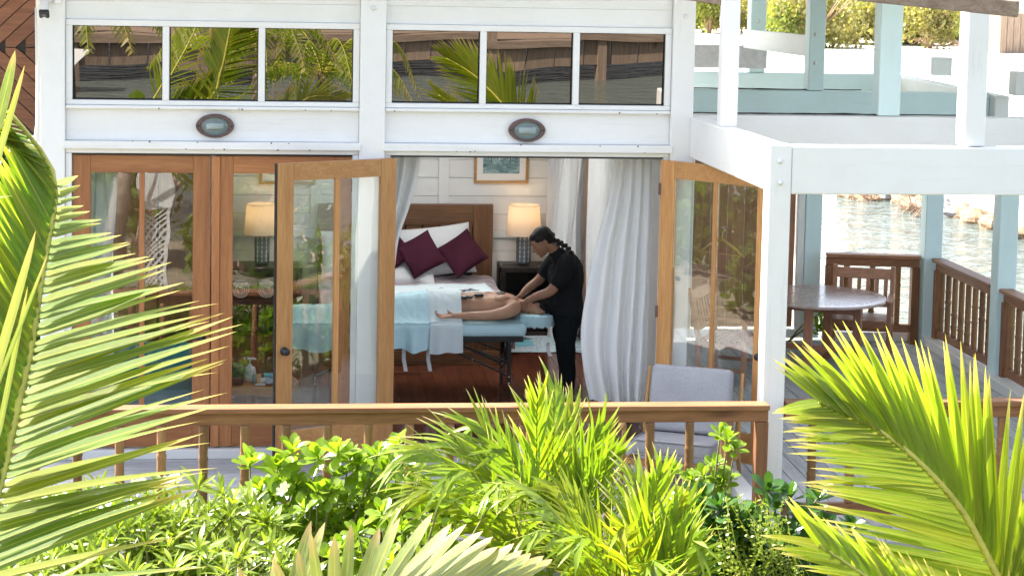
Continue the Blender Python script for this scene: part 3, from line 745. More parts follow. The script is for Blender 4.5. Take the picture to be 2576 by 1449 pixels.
# left one of the open doorway, drawn aside and swept to the post
def leftc(u, v):
    Y = 0.35; edge = [(1058, 392), (1052, 440), (1030, 520), (1006, 590), (996, 650), (990, 720), (986, 790), (984, 850)]
    pts = [V((p[0], p[1], 0)) for p in edge]; q = interp(pts, v); e = at(q.x, q.y, Y=Y)
    x0 = 0.72; x = lerp(x0, max(e.x, x0 + .05), u)
    return (x, Y + 0.035 * sin(u * 17 + v * 1.5) * (1 - .5 * v) + .02 * sin(u * 31 + 2), e.z)
tag(MB().grid(leftc, 60, 40).build('curtain', M['curtain'], smooth=True), 'white curtain swept aside at the left edge of the open doorway', 'curtain', 'white curtains at the open doors')
def bigc(u, v):
    Y = 0.42
    L = [(1548, 396), (1538, 470), (1522, 540), (1506, 600), (1492, 660), (1480, 720), (1470, 790), (1464, 860), (1470, 930), (1486, 1010)]
    R = [(1640, 396), (1640, 480), (1638, 560), (1636, 640), (1634, 720), (1632, 800), (1630, 870), (1626, 940), (1622, 980), (1620, 1016)]
    l = interp([V((*p, 0)) for p in L], v); r = interp([V((*p, 0)) for p in R], v)
    a = at(l.x, l.y, Y=Y); b = at(r.x, r.y, Y=Y)
    p = a.lerp(b, u)
    amp = 0.022 + 0.05 * v
    uu = u + .035 * sin(v * 2.6 + u * 5) + .03 * nz(u * 3, v * 1.6, 7)
    w = sin(uu ** 1.25 * 4.2 * 2 * pi + .6) * (.55 + .9 * abs(nz(u * 2.7, .3, 2))) + .30 * sin(uu * 19 + 1) + .25 * nz(u * 9, v * 2.2, 5)
    return (p.x + 0.02 * nz(u * 4, v * 5, 3) * v, Y + amp * w, p.z)
tag(MB().grid(bigc, 110, 50).build('curtain', M['curtain'], smooth=True), 'long white curtain hanging in folds at the right of the open doorway behind the woman', 'curtain', 'white curtains at the open doors')
Yc = 5.4
curtain('curtain', 'sheer white curtain in the far right corner of the bedroom beside the lamp', ((X_(1378, 400, 5.45), 5.45), (3.2, 4.7)), ((X_(1372, 700, 5.45), 5.45), (3.2, 4.72)), 2.5, 0.12, 5, 0.03, M['sheer'], 0, 4)
curtain('curtain', 'narrow white curtain hanging left of the brown side door frame', ((2.96, 4.62), (3.17, 4.52)), ((2.86, 4.66), (3.12, 4.50)), 2.5, 0.12, 2, 0.03, M['curtain'], 0, 6)
curtain('curtain', 'shaded white curtain between the brown side door frame and the front curtain', ((3.18, 4.0), (3.18, 1.6)), ((3.18, 4.0), (3.18, 1.6)), 2.52, 0.12, 10, 0.035, M['curtain'], 0, 9)
curtain('curtain', 'sheer curtain added across the unseen side window to spread its light', ((-1.84, 5.5), (-1.84, 1.2)), ((-1.84, 5.5), (-1.84, 1.2)), 2.6, 0.11, 16, 0.03, M['sheer'], 0, 15)  # added with that window, diffuses its sun into the room
curtain('curtain', 'narrow pale curtain behind the left edge of the closed glazed door', ((-1.66, .30), (-1.42, .30)), ((-1.66, .30), (-1.45, .30)), 2.5, 0.10, 3, 0.02, M['sheer'], 0, 11)

# ------------------------------------------------------------------ bed
B = thing('bed', 'large brown hardwood bed with panelled headboard and footboard', 'bed', (1.35, 4.4, 0.08))
bx0, bx1 = 0.37, 2.33; hb = 5.48
def hbz(p): return at(1238, p, Y=5.46).z
ztop = hbz(516)
MB().box((bx0, hb, 0.08), (bx0 + .22, hb + .09, ztop)).build('headboard_post', M['bed_z'], B, bevel=0.006)
MB().box((bx1 - .22, hb, 0.08), (bx1, hb + .09, ztop)).build('headboard_post', M['bed_z'], B, bevel=0.006)
MB().box((bx0 + .221, hb + .001, ztop - .15), (bx1 - .221, hb + .089, ztop)).build('top_rail', M['bed_x'], B, bevel=0.006)
MB().box((bx0 + .221, hb + .001, ztop - .235), (bx1 - .221, hb + .07, ztop - .152)).build('ledge', M['bed_x'], B, bevel=0.004)
k = 8; w = (bx1 - bx0 - .442) / k
for i in range(k):
    for (za, zb_) in ((ztop - .48, ztop - .24), (ztop - .76, ztop - .50)):
        MB().box((bx0 + .221 + i * w + .012, hb + .02, za), (bx0 + .221 + (i + 1) * w - .012, hb + .06, zb_)).build('panel', M['bed_x'], B, bevel=0.008)
MB().box((bx0 + .221, hb + .062, .3), (bx1 - .221, hb + .08, ztop - .236)).build('back_panel', M['dark_x'], B)
fy = 3.36
MB().box((bx0 + .02, fy, .08), (bx1 - .13, fy + .05, .22)).build('lower_rail', M['bed_x'], B, bevel=0.005)
MB().box((bx0 + .02, fy, .50), (bx1 - .13, fy + .05, .60)).build('footboard', M['bed_x'], B, bevel=0.005)
for i in range(7):
    x = bx0 + .02 + i * (bx1 - bx0 - .27) / 6
    MB().box((x, fy + .002, .222), (x + .12, fy + .048, .498)).build('footboard_post', M['bed_z'], B, bevel=0.004)
    if i < 6: MB().box((x + .122, fy + .02, .222), (x + (bx1 - bx0 - .27) / 6 - .002, fy + .032, .498)).build('footboard_panel', M['bed_z'], B)
MB().box((bx1 - .16, fy + .06, .1), (bx1 - .10, hb - .01, .38)).build('side_rail', M['bed_y'], B)
MB().box((bx0 + .04, fy + .06, .30), (bx1 - .10, hb - .005, .60)).build('mattress', M['pillow'], B, bevel=0.05)
m, nt, b = _mat('dusty_pink_velvet')
n = _noise(nt, _coords(nt), 3.5, 5, .65, .8)
rr = _ramp(nt, n.outputs[0], [(.32, (0.22, 0.13, 0.115)), (.46, (0.32, 0.225, 0.235)), (.62, (0.43, 0.34, 0.38))])
nt.links.new(rr.outputs[0], b.inputs['Base Color']); b.inputs['Roughness'].default_value = .85; b.inputs['Sheen Weight'].default_value = .6
_bump(nt, b, n.outputs[0], .4, .02); M['spread'] = m
def spread(u, v):
    # u across from left edge over the top and down the right side, v from head to foot
    y = lerp(5.25, fy + .03, v); s = u * 2.75 - 0.30
    wob = .02 * nz(s * 4, y * 4) + .012 * nz(s * 11, y * 11)
    zt = .665 + wob + .03 * math.exp(-((v - .02) / .05) ** 2)
    wx = bx1 - bx0 - .05
    if s < 0: return (bx0 + .02 - .03 * (-s), y, zt + s)
    if s > wx:
        d = s - wx; rad = .10; a = min(d / rad, pi / 2)
        x = bx0 + .02 + wx + rad * sin(a) + .02 * sin(y * 19) * min(1, d * 3); z = zt - rad * (1 - cos(a)) - max(0, d - rad * pi / 2)
        return (x - .06, y, max(z, .22))
    return (bx0 + .02 + s - .03, y, zt)
tag(MB().grid(spread, 70, 60).build('bedspread', M['spread'], smooth=True), 'crumpled dusty pink velvet bedspread covering the bed', 'bedspread')

def cushion(name, label, c, w, h, t, R, mat, cat='cushion', group=None, pinch=.06, piping=False):
    def side(sg):
        def fn(u, v):
            x, y = 2 * u - 1, 2 * v - 1
            e = (1 - abs(x) ** 2.6) * (1 - abs(y) ** 2.6)
            k = 1 - pinch * (1 - abs(y) ** 2) * abs(x) ** 3; k2 = 1 - pinch * (1 - abs(x) ** 2) * abs(y) ** 3
            zz = sg * t / 2 * max(e, 0) ** .42 + .012 * nz(x * 2 + c[0] * 5, y * 2, sg)
            return (x * w / 2 * k, y * h / 2 * k2, zz)
        return fn
    m = MB().grid(side(1), 22, 22); g2 = MB().grid(side(-1), 22, 22)
    m.add(g2.v, [f[::-1] for f in g2.f])
    o = m.build(name, mat, smooth=True, M=Matrix.Translation(V(c)) @ R.to_4x4())
    return tag(o, label, cat, group)
def rot(x=0, y=0, z=0): return Euler((radians(x), radians(y), radians(z)), 'XYZ').to_matrix()
def upright(lean, spin, yaw=0): return Matrix.Rotation(radians(yaw), 3, 'Z') @ Matrix.Rotation(radians(90 - lean), 3, 'X') @ Matrix.Rotation(radians(spin), 3, 'Z')
cushion('pillow', 'large white pillow leaning on the headboard behind the burgundy cushions', at(1092, 632, Y=5.22), .88, .58, .2, upright(24, 6, 4), M['pillow'], 'pillow')
cushion('pillow', 'white pillow at the left of the headboard mostly hidden by the open door', (.82, 5.20, .93), .85, .56, .2, upright(24, 2, -4), M['pillow'], 'pillow')
cushion('pillow', 'white pillow lying low at the foot of the burgundy cushions', at(1015, 678, Y=5.02), .7, .42, .14, upright(50, -4, 2), M['pillow'], 'pillow')
cushion('cushion', 'burgundy velvet cushion standing on its corner, left of the pair in the doorway', at(1059, 640, Y=4.93), .42, .42, .14, upright(26, 28, 4), M['burgundy'], group='burgundy cushions on the bed')
cushion('cushion', 'burgundy velvet cushion nearest the lamp, standing on its corner', at(1163, 638, Y=4.98), .42, .42, .14, upright(26, 36, -6), M['burgundy'], group='burgundy cushions on the bed')
cushion('cushion', 'burgundy velvet cushion half hidden behind the door post at the left', at(978, 632, Y=5.0), .42, .42, .14, upright(26, 40, 0), M['burgundy'], group='burgundy cushions on the bed')

# towel with a printed sea turtle laid across the foot of the bed
def flat_towel(u, v):
    x = lerp(1.0, 2.16 + .05 * sin(v * 3), u); y = lerp(4.50, 3.40, v)
    return (x, y + .06 * u * (1 - v), .712 + .014 * nz(x * 5, y * 5) + .01 * nz(x * 13, y * 13))
tag(MB().grid(flat_towel, 40, 40).build('bed_towel', M['sheet'], smooth=True), 'white towel with a turtle print spread across the foot of the bed', 'towel')
M['ink'] = plain('dark_print', (0.03, 0.03, 0.035), .8, .1)
def turtle(c, s, ry):
    m = MB(); R = Matrix.Translation(V(c)) @ Matrix.Rotation(ry, 4, 'Z')
    def stroke(pts, w):
        for a, b in zip(pts, pts[1:]): m.bar(R @ V((*a, 0)), R @ V((*b, 0)), w, .003)
    el = [(s * .42 * cos(t * pi / 8), s * .27 * sin(t * pi / 8)) for t in range(17)]
    stroke(el, s * .05)
    for q in (-.2, 0, .2): stroke([(s * q, -s * .2), (s * q * .6, 0), (s * q, s * .2)], s * .035)
    stroke([(-s * .3, 0), (s * .3, 0)], s * .035)
    for sx, sy in ((1, 1), (1, -1), (-1, 1), (-1, -1)):
        stroke([(sx * s * .28, sy * s * .2), (sx * s * .5, sy * s * .42), (sx * s * .75, sy * s * .40), (sx * s * .40, sy * s * .22)], s * .06)
    stroke([(s * .42, 0), (s * .6, .05 * s), (s * .66, 0), (s * .6, -.05 * s), (s * .42, 0)], s * .06)
    return m
tag(turtle(at(1175, 730, Z=.733), .15, .5).build('turtle_print', M['ink']), 'small dark sea turtle emblem printed on the bed towel', 'emblem')
M['stone'] = plain('polished_basalt', (0.022, 0.024, 0.027), .22, .3, 30, .05, .6)
def stone(label, c, r, yaw=0, tilt=0, group='black massage stones'):
    m = MB().ell((0, 0, 0), r, nu=18, nv=12)
    m.v = [p * (1 + .06 * nz(p.x * 30 + c[0] * 9, p.y * 30, p.z * 30)) for p in m.v]
    o = m.build('massage_stone', M['stone'], smooth=True, M=Matrix.Translation(V(c)) @ rot(tilt, 0, yaw).to_4x4())
    return tag(o, label, 'stone', group)
stone('dark massage stone lying on the bed towel, left of the two', at(1095, 728, Z=.745), (.05, .035, .014))
stone('dark massage stone lying on the bed towel, right of the two', at(1109, 727, Z=.745), (.042, .032, .016))

# ------------------------------------------------------------------ nightstands, lamps, pictures
def nightstand(label, x0, x1, y0, y1, zt, group='dark bedside tables'):
    t = thing('nightstand', label, 'bedside table', ((x0 + x1) / 2, (y0 + y1) / 2, .08), group)
    MB().box((x0, y0, zt - .06), (x1, y1, zt)).build('top', M['dark_x'], t, bevel=.004)
    for a, b_ in ((x0, x0 + .055), (x1 - .055, x1)):
        MB().box((a, y0 + .002, .08), (b_, y1 - .002, zt - .062)).build('side_panel', M['dark_z'], t, bevel=.004)
    for z in (.10, .40):
        MB().box((x0 + .056, y0 + .004, z), (x1 - .056, y1 - .02, z + .045)).build('shelf', M['dark_x'], t, bevel=.004)
    MB().box((x0 + .056, y1 - .018, .146), (x1 - .056, y1 - .004, zt - .063)).build('back_panel', M['dark_x'], t)
    return t
zn = .80
nightstand('dark stained bedside table under the glowing lamp behind the woman', 2.39, 2.98, 5.12, 5.58, zn)
nightstand('dark open console behind the closed glazed doors holding rolled towels', -.75, .20, 5.05, 5.55, .80)
M['shade'] = None
m, nt, b = _mat('lamp_shade_linen'); out = nt.nodes['Material Output']
tl = nt.nodes.new('ShaderNodeBsdfTranslucent'); tl.inputs[0].default_value = (.80, .66, .50, 1)
b.inputs['Base Color'].default_value = (.70, .63, .56, 1); b.inputs['Roughness'].default_value = .9
mx = nt.nodes.new('ShaderNodeMixShader'); mx.inputs[0].default_value = .45
nt.links.new(b.outputs[0], mx.inputs[1]); nt.links.new(tl.outputs[0], mx.inputs[2]); nt.links.new(mx.outputs[0], out.inputs[0]); M['shade'] = m
M['ceramic'] = plain('slate_glazed_ceramic', (0.12, 0.13, 0.15), .35, .25, 14, .05)
M['trace'] = plain('pale_relief_glaze', (0.45, 0.45, 0.45), .5, .1)
def lamp(label, x, y, zt):
    t = thing('table_lamp', label, 'lamp', (x, y, zt), 'lit bedside lamps')
    b_ = MB().lathe([(0, 0), (.068, 0), (.078, .02), (.083, .07), (.083, .27), (.075, .315), (.04, .335), (.012, .34), (.012, .40), (0, .40)], (x, y, zt), 32).build('base', M['ceramic'], t, smooth=True)
    for s in (-1, 0, 1, 2.5):
        m_ = MB()
        for i in range(6):
            z = zt + .045 + i * .05; a = -pi / 2 + s * .62
            for k_, (w_, h_) in enumerate(((.016, .014), (.006, .022))):
                m_.ell((x + .083 * cos(a), y + .083 * sin(a), z + k_ * .024), (.004 + .0, .004, h_ * .8) if k_ else (.012, .004, .012), Matrix.Rotation(a + pi / 2, 3, 'Z'), 8, 5)
        m_.build('relief_chain', M['trace'], b_, smooth=True, kind='stuff')
    z0, z1 = zt + .335, zt + .665
    sh = MB().lathe([(.198, z0 - zt), (.171, z1 - zt)], (x, y, zt), 40); sh.f = [f for f in sh.f if len(f) == 4]
    sh.build('shade', M['shade'], t, smooth=True)
    for r_, z in ((.198, z0), (.171, z1)):
        MB().tube([(x + r_ * cos(a * pi / 20), y + r_ * sin(a * pi / 20), z) for a in range(41)], .003, 6, cap=False).build('rim', M['shade'], t)
    MB().ell((x, y, zt + .49), (.03, .03, .045)).build('bulb', emit('warm_bulb', (1.0, .72, .38), 1.1), t, smooth=True)
    L = bpy.data.lights.new('bulb_light', 'POINT'); L.energy = 0.6; L.color = (1.0, .70, .38); L.shadow_soft_size = .05
    lo = bpy.data.objects.new('bulb_light', L); col.objects.link(lo); put(lo, Matrix.Translation((x, y, zt + .58)), t)
lamp('lit table lamp with drum shade on the bedside table beside the woman', 2.665, 5.35, zn + .003)
lamp('lit table lamp with drum shade seen through the closed glazed door', -.243, 5.33, zn + .003)
tag(MB().tube([(2.58, 5.30, zn + .012), (2.48, 5.22, zn + .01), (2.42, 5.2, zn + .012), (2.385, 5.2, zn - .02), (2.38, 5.22, .5)], .006, 6).build('lamp_cord', M['black'], smooth=True), 'black lamp cord running over the bedside table edge', 'cord')

m, nt, b = _mat('seascape_print')
mp = _coords(nt, (1, 1, 3.0), False)
n = _noise(nt, mp, 5, 6, .7, .8)
rr = _ramp(nt, n.outputs[0], [(.3, (.06, .10, .11)), (.48, (.20, .32, .34)), (.62, (.42, .52, .52)), (.75, (.62, .66, .64))])
nt.links.new(rr.outputs[0], b.inputs['Base Color']); b.inputs['Roughness'].default_value = .25; M['print'] = m
def picture(label, x0, x1, z0, z1):
    t = thing('framed_picture', label, 'picture', ((x0 + x1) / 2, 5.64, (z0 + z1) / 2), 'framed prints above the bedside tables')
    y = 5.61; w_ = .03
    for a in (((x0, y, z0), (x1, y + .04, z0 + w_)), ((x0, y, z1 - w_), (x1, y + .04, z1)), ((x0, y, z0 + w_), (x0 + w_, y + .04, z1 - w_)), ((x1 - w_, y, z0 + w_), (x1, y + .04, z1 - w_))):
        MB().box(*a).build('frame', M['oak_x'], t, bevel=.003)
    MB().box((x0 + w_, y + .018, z0 + w_), (x1 - w_, y + .022, z1 - w_)).build('mat_board', M['in_white'], t)
    MB().box((x0 + .10, y + .012, z0 + .11), (x1 - .10, y + .0175, z1 - .11)).build('print', M['print'], t)
    lf = MB()
    for (xx, zz) in ((x0 + .2, z1 - .1), (x1 - .2, z1 - .1)):
        for q in range(7):
            a = -2.6 + q * .32; L_ = .22 + .05 * sin(q * 3)
            p0 = V((xx, y + .0105, zz - .1)); p1 = p0 + V((cos(a) * L_ * .5, 0, sin(a) * L_))
            lf.bar(p0, p1, .007, .0015, (0, 1, 0))
    lf.build('printed_palm_leaves', M['ink'], t, kind='stuff')
picture('oak framed seascape print on the back wall above the lamp by the woman', 2.12, 2.735, at(1326, 462, Y=5.61).z, 2.35)
picture('oak framed seascape print seen through the closed glazed door', -.28, .34, at(660, 464, Y=5.61).z, 2.33)
M['towelw'] = fabric('terry_towel', (.62, .60, .57), 90, .5, .95, .08)
for i, x in enumerate((-.47, -.19)):
    def roll(u, v, x=x, i=i):
        a = v * 2 * pi * 3.4; r = .03 + .075 * v + .003 * nz(a, u * 3)
        return (x + r * cos(a), lerp(5.07, 5.42, u), .445 + .112 + r * sin(a))
    o = MB().grid(roll, 6, 110).build('rolled_towel', M['towelw'], smooth=True)
    sol = o.modifiers.new('solid', 'SOLIDIFY'); sol.thickness = .008
    tag(o, ('white rolled towel on the console shelf, nearer the closed door frame', 'white rolled towel on the console shelf below the left lamp')[i], 'towel', 'rolled towels on the console')

wr = thing('added_wardrobe', 'tall dark cupboard added in the back left corner to darken the door glass', 'added_wardrobe', (-1.3, 5.3, .08))  # added dark backing so mirror images show in the closed door glass
MB().box((-1.86, 4.95, .08), (-.84, 5.58, 2.42)).build('body', M['dark_z'], wr, bevel=.006)
for x in (-1.85, -1.345): MB().box((x + .005, 4.925, .16), (x + .49, 4.948, 2.38)).build('door', M['bed_z'], wr, bevel=.004)

# ------------------------------------------------------------------ massage table
tx0, tx1, ty0, ty1, tzt = .14, 2.29, 1.85, 2.58, .775
T_ = thing('massage_table', 'portable massage table with pale blue covered top and folding black legs', 'massage table', (1.3, 2.2, .08))
M['cover'] = fabric('pale_blue_cover', (.62, .88, .95), 180, .2, .85, .04, 0, 11.0)
MB().box((tx0, ty0, .655), (tx1, ty1, tzt)).build('padded_top', M['cover'], T_, bevel=.045)
MB().box((tx0 + .03, ty0 + .03, .605), (tx1 - .03, ty1 - .03, .654)).build('top_frame', M['blackplastic'], T_, bevel=.006)
for y_ in (ty0 + .06, ty1 - .06):
    for x_ in (tx0 + .16, tx1 - .16):
        MB().box((x_ - .018, y_ - .024, .19), (x_ + .018, y_ + .024, .604)).box((x_ - .014, y_ - .02, .08), (x_ + .014, y_ + .02, .188)).build('leg', M['black'], T_, bevel=.005)
        for z in (.27, .21): MB().lathe([(0, 0), (.012, 0), (.009, .008), (0, .01)], (x_, y_ - .025, z), 10, Matrix.Rotation(radians(90), 3, 'X')).build('leg_bolt', M['steel'], T_, smooth=True)
for x_ in (tx0 + .16, tx1 - .16):
    def arch(x_=x_):
        pts = [(x_, lerp(ty0 + .08, ty1 - .08, t / 10), .60 - .22 * abs(2 * t / 10 - 1) ** 3) for t in range(11)]
        return MB().tube(pts, .02, 8)
    arch().build('end_brace', M['black'], T_, smooth=True)
for y_ in (ty0 + .09, ty1 - .09):
    for s, x_ in ((-1, tx1 - .16), (1, tx0 + .16)):
        MB().bar((x_ + s * .02, y_, .28), (x_ + s * .62, y_, .55), .03, .018).build('strut', M['black'], T_, bevel=.003)
        MB().bar((x_ + s * .02, y_ + .03, .40), (x_ + s * .48, y_ + .03, .57), .022, .016).build('strut', M['black'], T_, bevel=.003)
        MB().tube([(x_ + s * .05, y_ + .02, .60), (x_ + s * .75, y_ + .02, .29), (1.315, y_ + .02, .29)], .003, 5).build('tension_cable', M['black'], T_)
        for q in (.55, .78): MB().lathe([(0, 0), (.012, 0), (.009, .008), (0, .01)], (x_ + s * lerp(.02, .62, q), y_ - .016, lerp(.28, .55, q)), 10, Matrix.Rotation(radians(90), 3, 'X')).build('strut_bolt', M['steel'], T_, smooth=True)
# head rest with a horseshoe cushion under a crinkled cover
hc = MB()
hx, hy = 2.42, 2.21
pts = [(hx + .10 * cos(a), hy + .10 * sin(a), .775) for a in [radians(180 + 30) + t * radians(300) / 14 - radians(30) * 0 for t in range(15)]]
hc.tube(pts, .062, 14, .05).build('head_cushion', M['cover'], T_, smooth=True)
def hcov(u, v):
    a = u * 2 * pi; r = .03 + .15 * min(v / .6, 1); z = .825 if v < .6 else lerp(.825, .715, (v - .6) / .4)
    z -= .045 * math.exp(-(v / .25) ** 2)
    return (hx + (r + .012 * (v > .6)) * cos(a) * 1.02 + .004 * sin(a * 13), hy + r * 1.1 * sin(a), z + .008 * sin(a * 17 + v * 4) * v + .006 * sin(a * 29))
MB().grid(hcov, 90, 14).build('cradle_cover', M['cover'], T_, smooth=True)
MB().box((2.26, 2.09, .64), (2.50, 2.12, .66)).build('cradle_arm', M['black'], T_); MB().box((2.26, 2.30, .64), (2.50, 2.33, .66)).build('cradle_arm', M['black'], T_)
for x_ in (1.13, 1.36, 2.5):
    MB().grid(lambda u, v, x_=x_: (x_ + .018 * (u - .5) * 2 + (.05 * max(0, v - .6)), 1.90 + .01 * sin(v * 5) - .05 * max(0, v - .7), lerp(.60, .33 if x_ < 2 else .47, v) ), 2, 10).build('strap', M['pillow'], T_, smooth=True)

# draped sheet and towel over the man's legs
def body_bump(x, y):
    # hips and legs under the cloth
    h = lerp(.10, .245, min(max((x - .4) / 1.0, 0), 1) ** .8)
    return h * math.exp(-(abs(y - 2.235) / .265) ** 4) + .012 * math.exp(-((y - 2.12) / .06) ** 2) * (x < 1.3)
def drape(xa, xb, zhang, off, amp, seed, taper=0.0, back=True):
    def fn(u, v):
        x = lerp(xa, xb, u); topw = ty1 - ty0 + .02; hang = tzt - zhang(x); tot = topw + hang
        s = v * tot
        if s < topw:
            y = ty1 + .01 - s; z = tzt + off + body_bump(x, y) + .010 * nz(x * 7, y * 7, seed) + .010 * abs(nz(x * 13 + y * 9, y * 6 - x * 4, seed + 4)) + .004 * nz(x * 30, y * 22, seed)
            return (x + taper * 0, y, z)
        d = s - topw; a = min(d / .05, pi / 2)
        y = ty0 - .01 - off - .045 * sin(a) - amp * sin(x * 26 + seed) * d * 1.1 - amp * .6 * sin(x * 47 + 2 * seed) * d - .03 * d
        z = tzt + off - .05 * (1 - cos(a)) - max(0, d - .05 * pi / 2) + .006 * sin(x * 30) * min(1, d * 5)
        return (x + .04 * d * (u - .5), y + .045, z)
    return fn
tag(MB().grid(drape(.03, 1.40, lambda x: .50 + .02 * sin(x * 14), .012, .10, 1), 110, 70).build('sheet', M['cover'], smooth=True), 'pale blue sheet draped over the legs on the massage table, hanging at the front', 'sheet')
tag(MB().grid(drape(1.37, 1.675, lambda x: .455 + .04 * (x - 1.37), .024, .05, 1), 44, 70).build('waist_towel', M['sheet'], smooth=True), 'white towel laid across the waist of the lying man and hanging down', 'towel')
def rug(u, v):
    x = lerp(2.36, 3.22, u); y = lerp(3.95, 4.85, v)
    return (x, y - .12 * max(0, u - .75) * 3, .088 + .006 * nz(x * 20, y * 20))
m, nt, b = _mat('speckled_rug')
n = _noise(nt, _coords(nt), 70, 3); rr = _ramp(nt, n.outputs[0], [(.42, (.22, .34, .40)), (.56, (.60, .68, .70))])
nt.links.new(rr.outputs[0], b.inputs['Base Color']); b.inputs['Roughness'].default_value = .95; _bump(nt, b, n.outputs[0], .8, .01)
tag(MB().grid(rug, 24, 24).build('rug', m, smooth=True), 'small pale blue speckled rug on the dark floor beyond the massage table', 'rug')
bt_ = MB().grid(lambda u, v: (2.40 + .27 * u, 4.25 + .32 * v, .115 + .02 * nz(u * 4, v * 4) - .02 * (2 * u - 1) ** 4 - .02 * (2 * v - 1) ** 4), 12, 12)
tag(bt_.build('folded_towel', fabric('turquoise_towel', (.20, .48, .56), 90, .4), smooth=True), 'turquoise folded towel with an emblem lying on the rug', 'towel')
tag(turtle(V((2.56, 4.40, .140)), .12, .5).build('towel_emblem', M['ink']), 'small dark turtle emblem on the turquoise folded towel', 'emblem')
# ------------------------------------------------------------------ furniture behind the closed doors
t = thing('teal_armchair', 'teal upholstered armchair behind the closed left glazed door', 'armchair', (-1.2, 1.2, .08))
def soft(a, b_, r, mat, name, par, R=None):
    o = MB().box(a, b_).build(name, mat, par, M=R); bv = o.modifiers.new('b', 'BEVEL'); bv.width = r; bv.segments = 4
    o.data.polygons.foreach_set('use_smooth', [True] * len(o.data.polygons)); return o
soft((-1.56, .86, .20), (-.80, 1.02, .80), .05, M['teal'], 'back', t); soft((-1.54, 1.03, .22), (-.82, 1.60, .48), .06, M['teal'], 'seat', t)
soft((-1.56, 1.03, .22), (-1.44, 1.6, .66), .05, M['teal'], 'armrest', t); soft((-.92, 1.03, .22), (-.80, 1.6, .66), .05, M['teal'], 'armrest', t)
for x in (-1.5, -.86):
    for y in (.92, 1.54): MB().tube([(x, y, .08), (x, y, .21)], [.016, .024], 8).build('leg', M['dark_z'], t)

t = thing('live_edge_table', 'small side table with a thick live edge timber top seen through the glass', 'table', (-.3, .75, .08))
poly = [(-.62 + 0, .52), (-.45, .47), (-.30, .49), (-.17, .455), (-.02, .47), (.10, .52), (.14, .72), (.08, .95), (-.2, 1.02), (-.5, .98), (-.64, .78)]
o = MB().prism(poly, .42, .50).build('top', M['leaf_x'], t, bevel=.012)
for x, y in ((-.5, .62), (-.05, .62), (-.27, .9), (-.3, .56)): MB().bar((x, y, .08), (x * .95 - .01, y, .418), .05, .05).build('leg', M['oak_z'], t, bevel=.004)
zt = .502
def placed(name, label, cat, c, group=None): return thing(name, label, cat, c, group)
c = at(598, 925, Y=.62); c = V((-.44, .60, zt))
b_ = thing('black_case', 'black soft case with a cut-out side standing on the live edge table', 'case', c)
MB().box(c + V((-.13, -.09, 0)), c + V((.10, .12, .15))).build('body', M['blackplastic'], b_, bevel=.02)
MB().box(c + V((-.12, -.07, .151)), c + V((.09, .10, .165))).build('lid', plain('worn_black_cloth', (.07, .07, .065), .8, .4, 20), b_, bevel=.01)
MB().box(c + V((-.04, -.094, .05)), c + V((.03, -.091, .10))).build('opening', M['black'], b_)
c = V((-.29, .70, zt))
b_ = thing('pump_bottle', 'white pump dispenser bottle standing on the live edge table', 'bottle', c)
M['whiteplastic'] = plain('white_plastic', (.72, .74, .74), .35, .03)
MB().lathe([(0, 0), (.05, 0), (.052, .01), (.052, .10), (.04, .125), (.018, .13), (.016, .15), (0, .15)], c, 20).build('body', M['whiteplastic'], b_, smooth=True)
MB().tube([c + V((0, 0, .15)), c + V((0, 0, .19)), c + V((.005, 0, .2))], [.008, .008, .012], 8).tube([c + V((-.02, 0, .2)), c + V((.05, 0, .198)), c + V((.055, 0, .188))], [.012, .008, .005], 8).build('pump', M['whiteplastic'], b_, smooth=True)
c = V((-.245, .60, zt))
b_ = thing('spray_bottle', 'small clear bottle with a tapered nozzle on the live edge table', 'bottle', c)
MB().lathe([(0, 0), (.022, 0), (.022, .07), (.012, .085), (0, .085)], c, 16).build('body', plain('green_tinted_plastic', (.25, .42, .38), .2, .05), b_, smooth=True)
MB().lathe([(.013, 0), (.012, .02), (.003, .06), (0, .06)], c + V((0, 0, .086)), 12).build('nozzle', M['whiteplastic'], b_, smooth=True)
c = V((-.175, .585, zt))
b_ = thing('dropper_bottle', 'small dropper bottle with brown cap on the live edge table', 'bottle', c)
MB().lathe([(0, 0), (.022, 0), (.022, .045), (.012, .055), (0, .055)], c, 16).build('body', M['whiteplastic'], b_, smooth=True)
MB().lathe([(.013, 0), (.013, .025), (.007, .03), (.006, .05), (0, .052)], c + V((0, 0, .056)), 12).build('cap', plain('amber_cap', (.16, .08, .03), .4), b_, smooth=True)
tag(MB().box((-.24, .50, zt), (-.15, .53, zt + .016)).build('cream_tube', M['whiteplastic'], bevel=.006), 'white cream tube lying at the front of the live edge table', 'tube')
def crump(u, v): return (lerp(-.16, .08, u), lerp(.50, .74, v) - .03 * u, zt + .012 + .03 * abs(nz(u * 5, v * 5)) + .01 * nz(u * 14, v * 14))
tag(MB().grid(crump, 20, 20).build('crumpled_cloth', fabric('blue_white_cloth', (.45, .62, .70), 60, .2), smooth=True), 'crumpled pale blue cloth with papers on the live edge table', 'cloth')
tag(MB().box((-.17, .80, zt), (.02, .92, zt + .025)).build('booklet', fabric('turquoise_card', (.18, .48, .55), 20, .05), bevel=.003), 'turquoise booklet lying at the back of the live edge table', 'booklet')

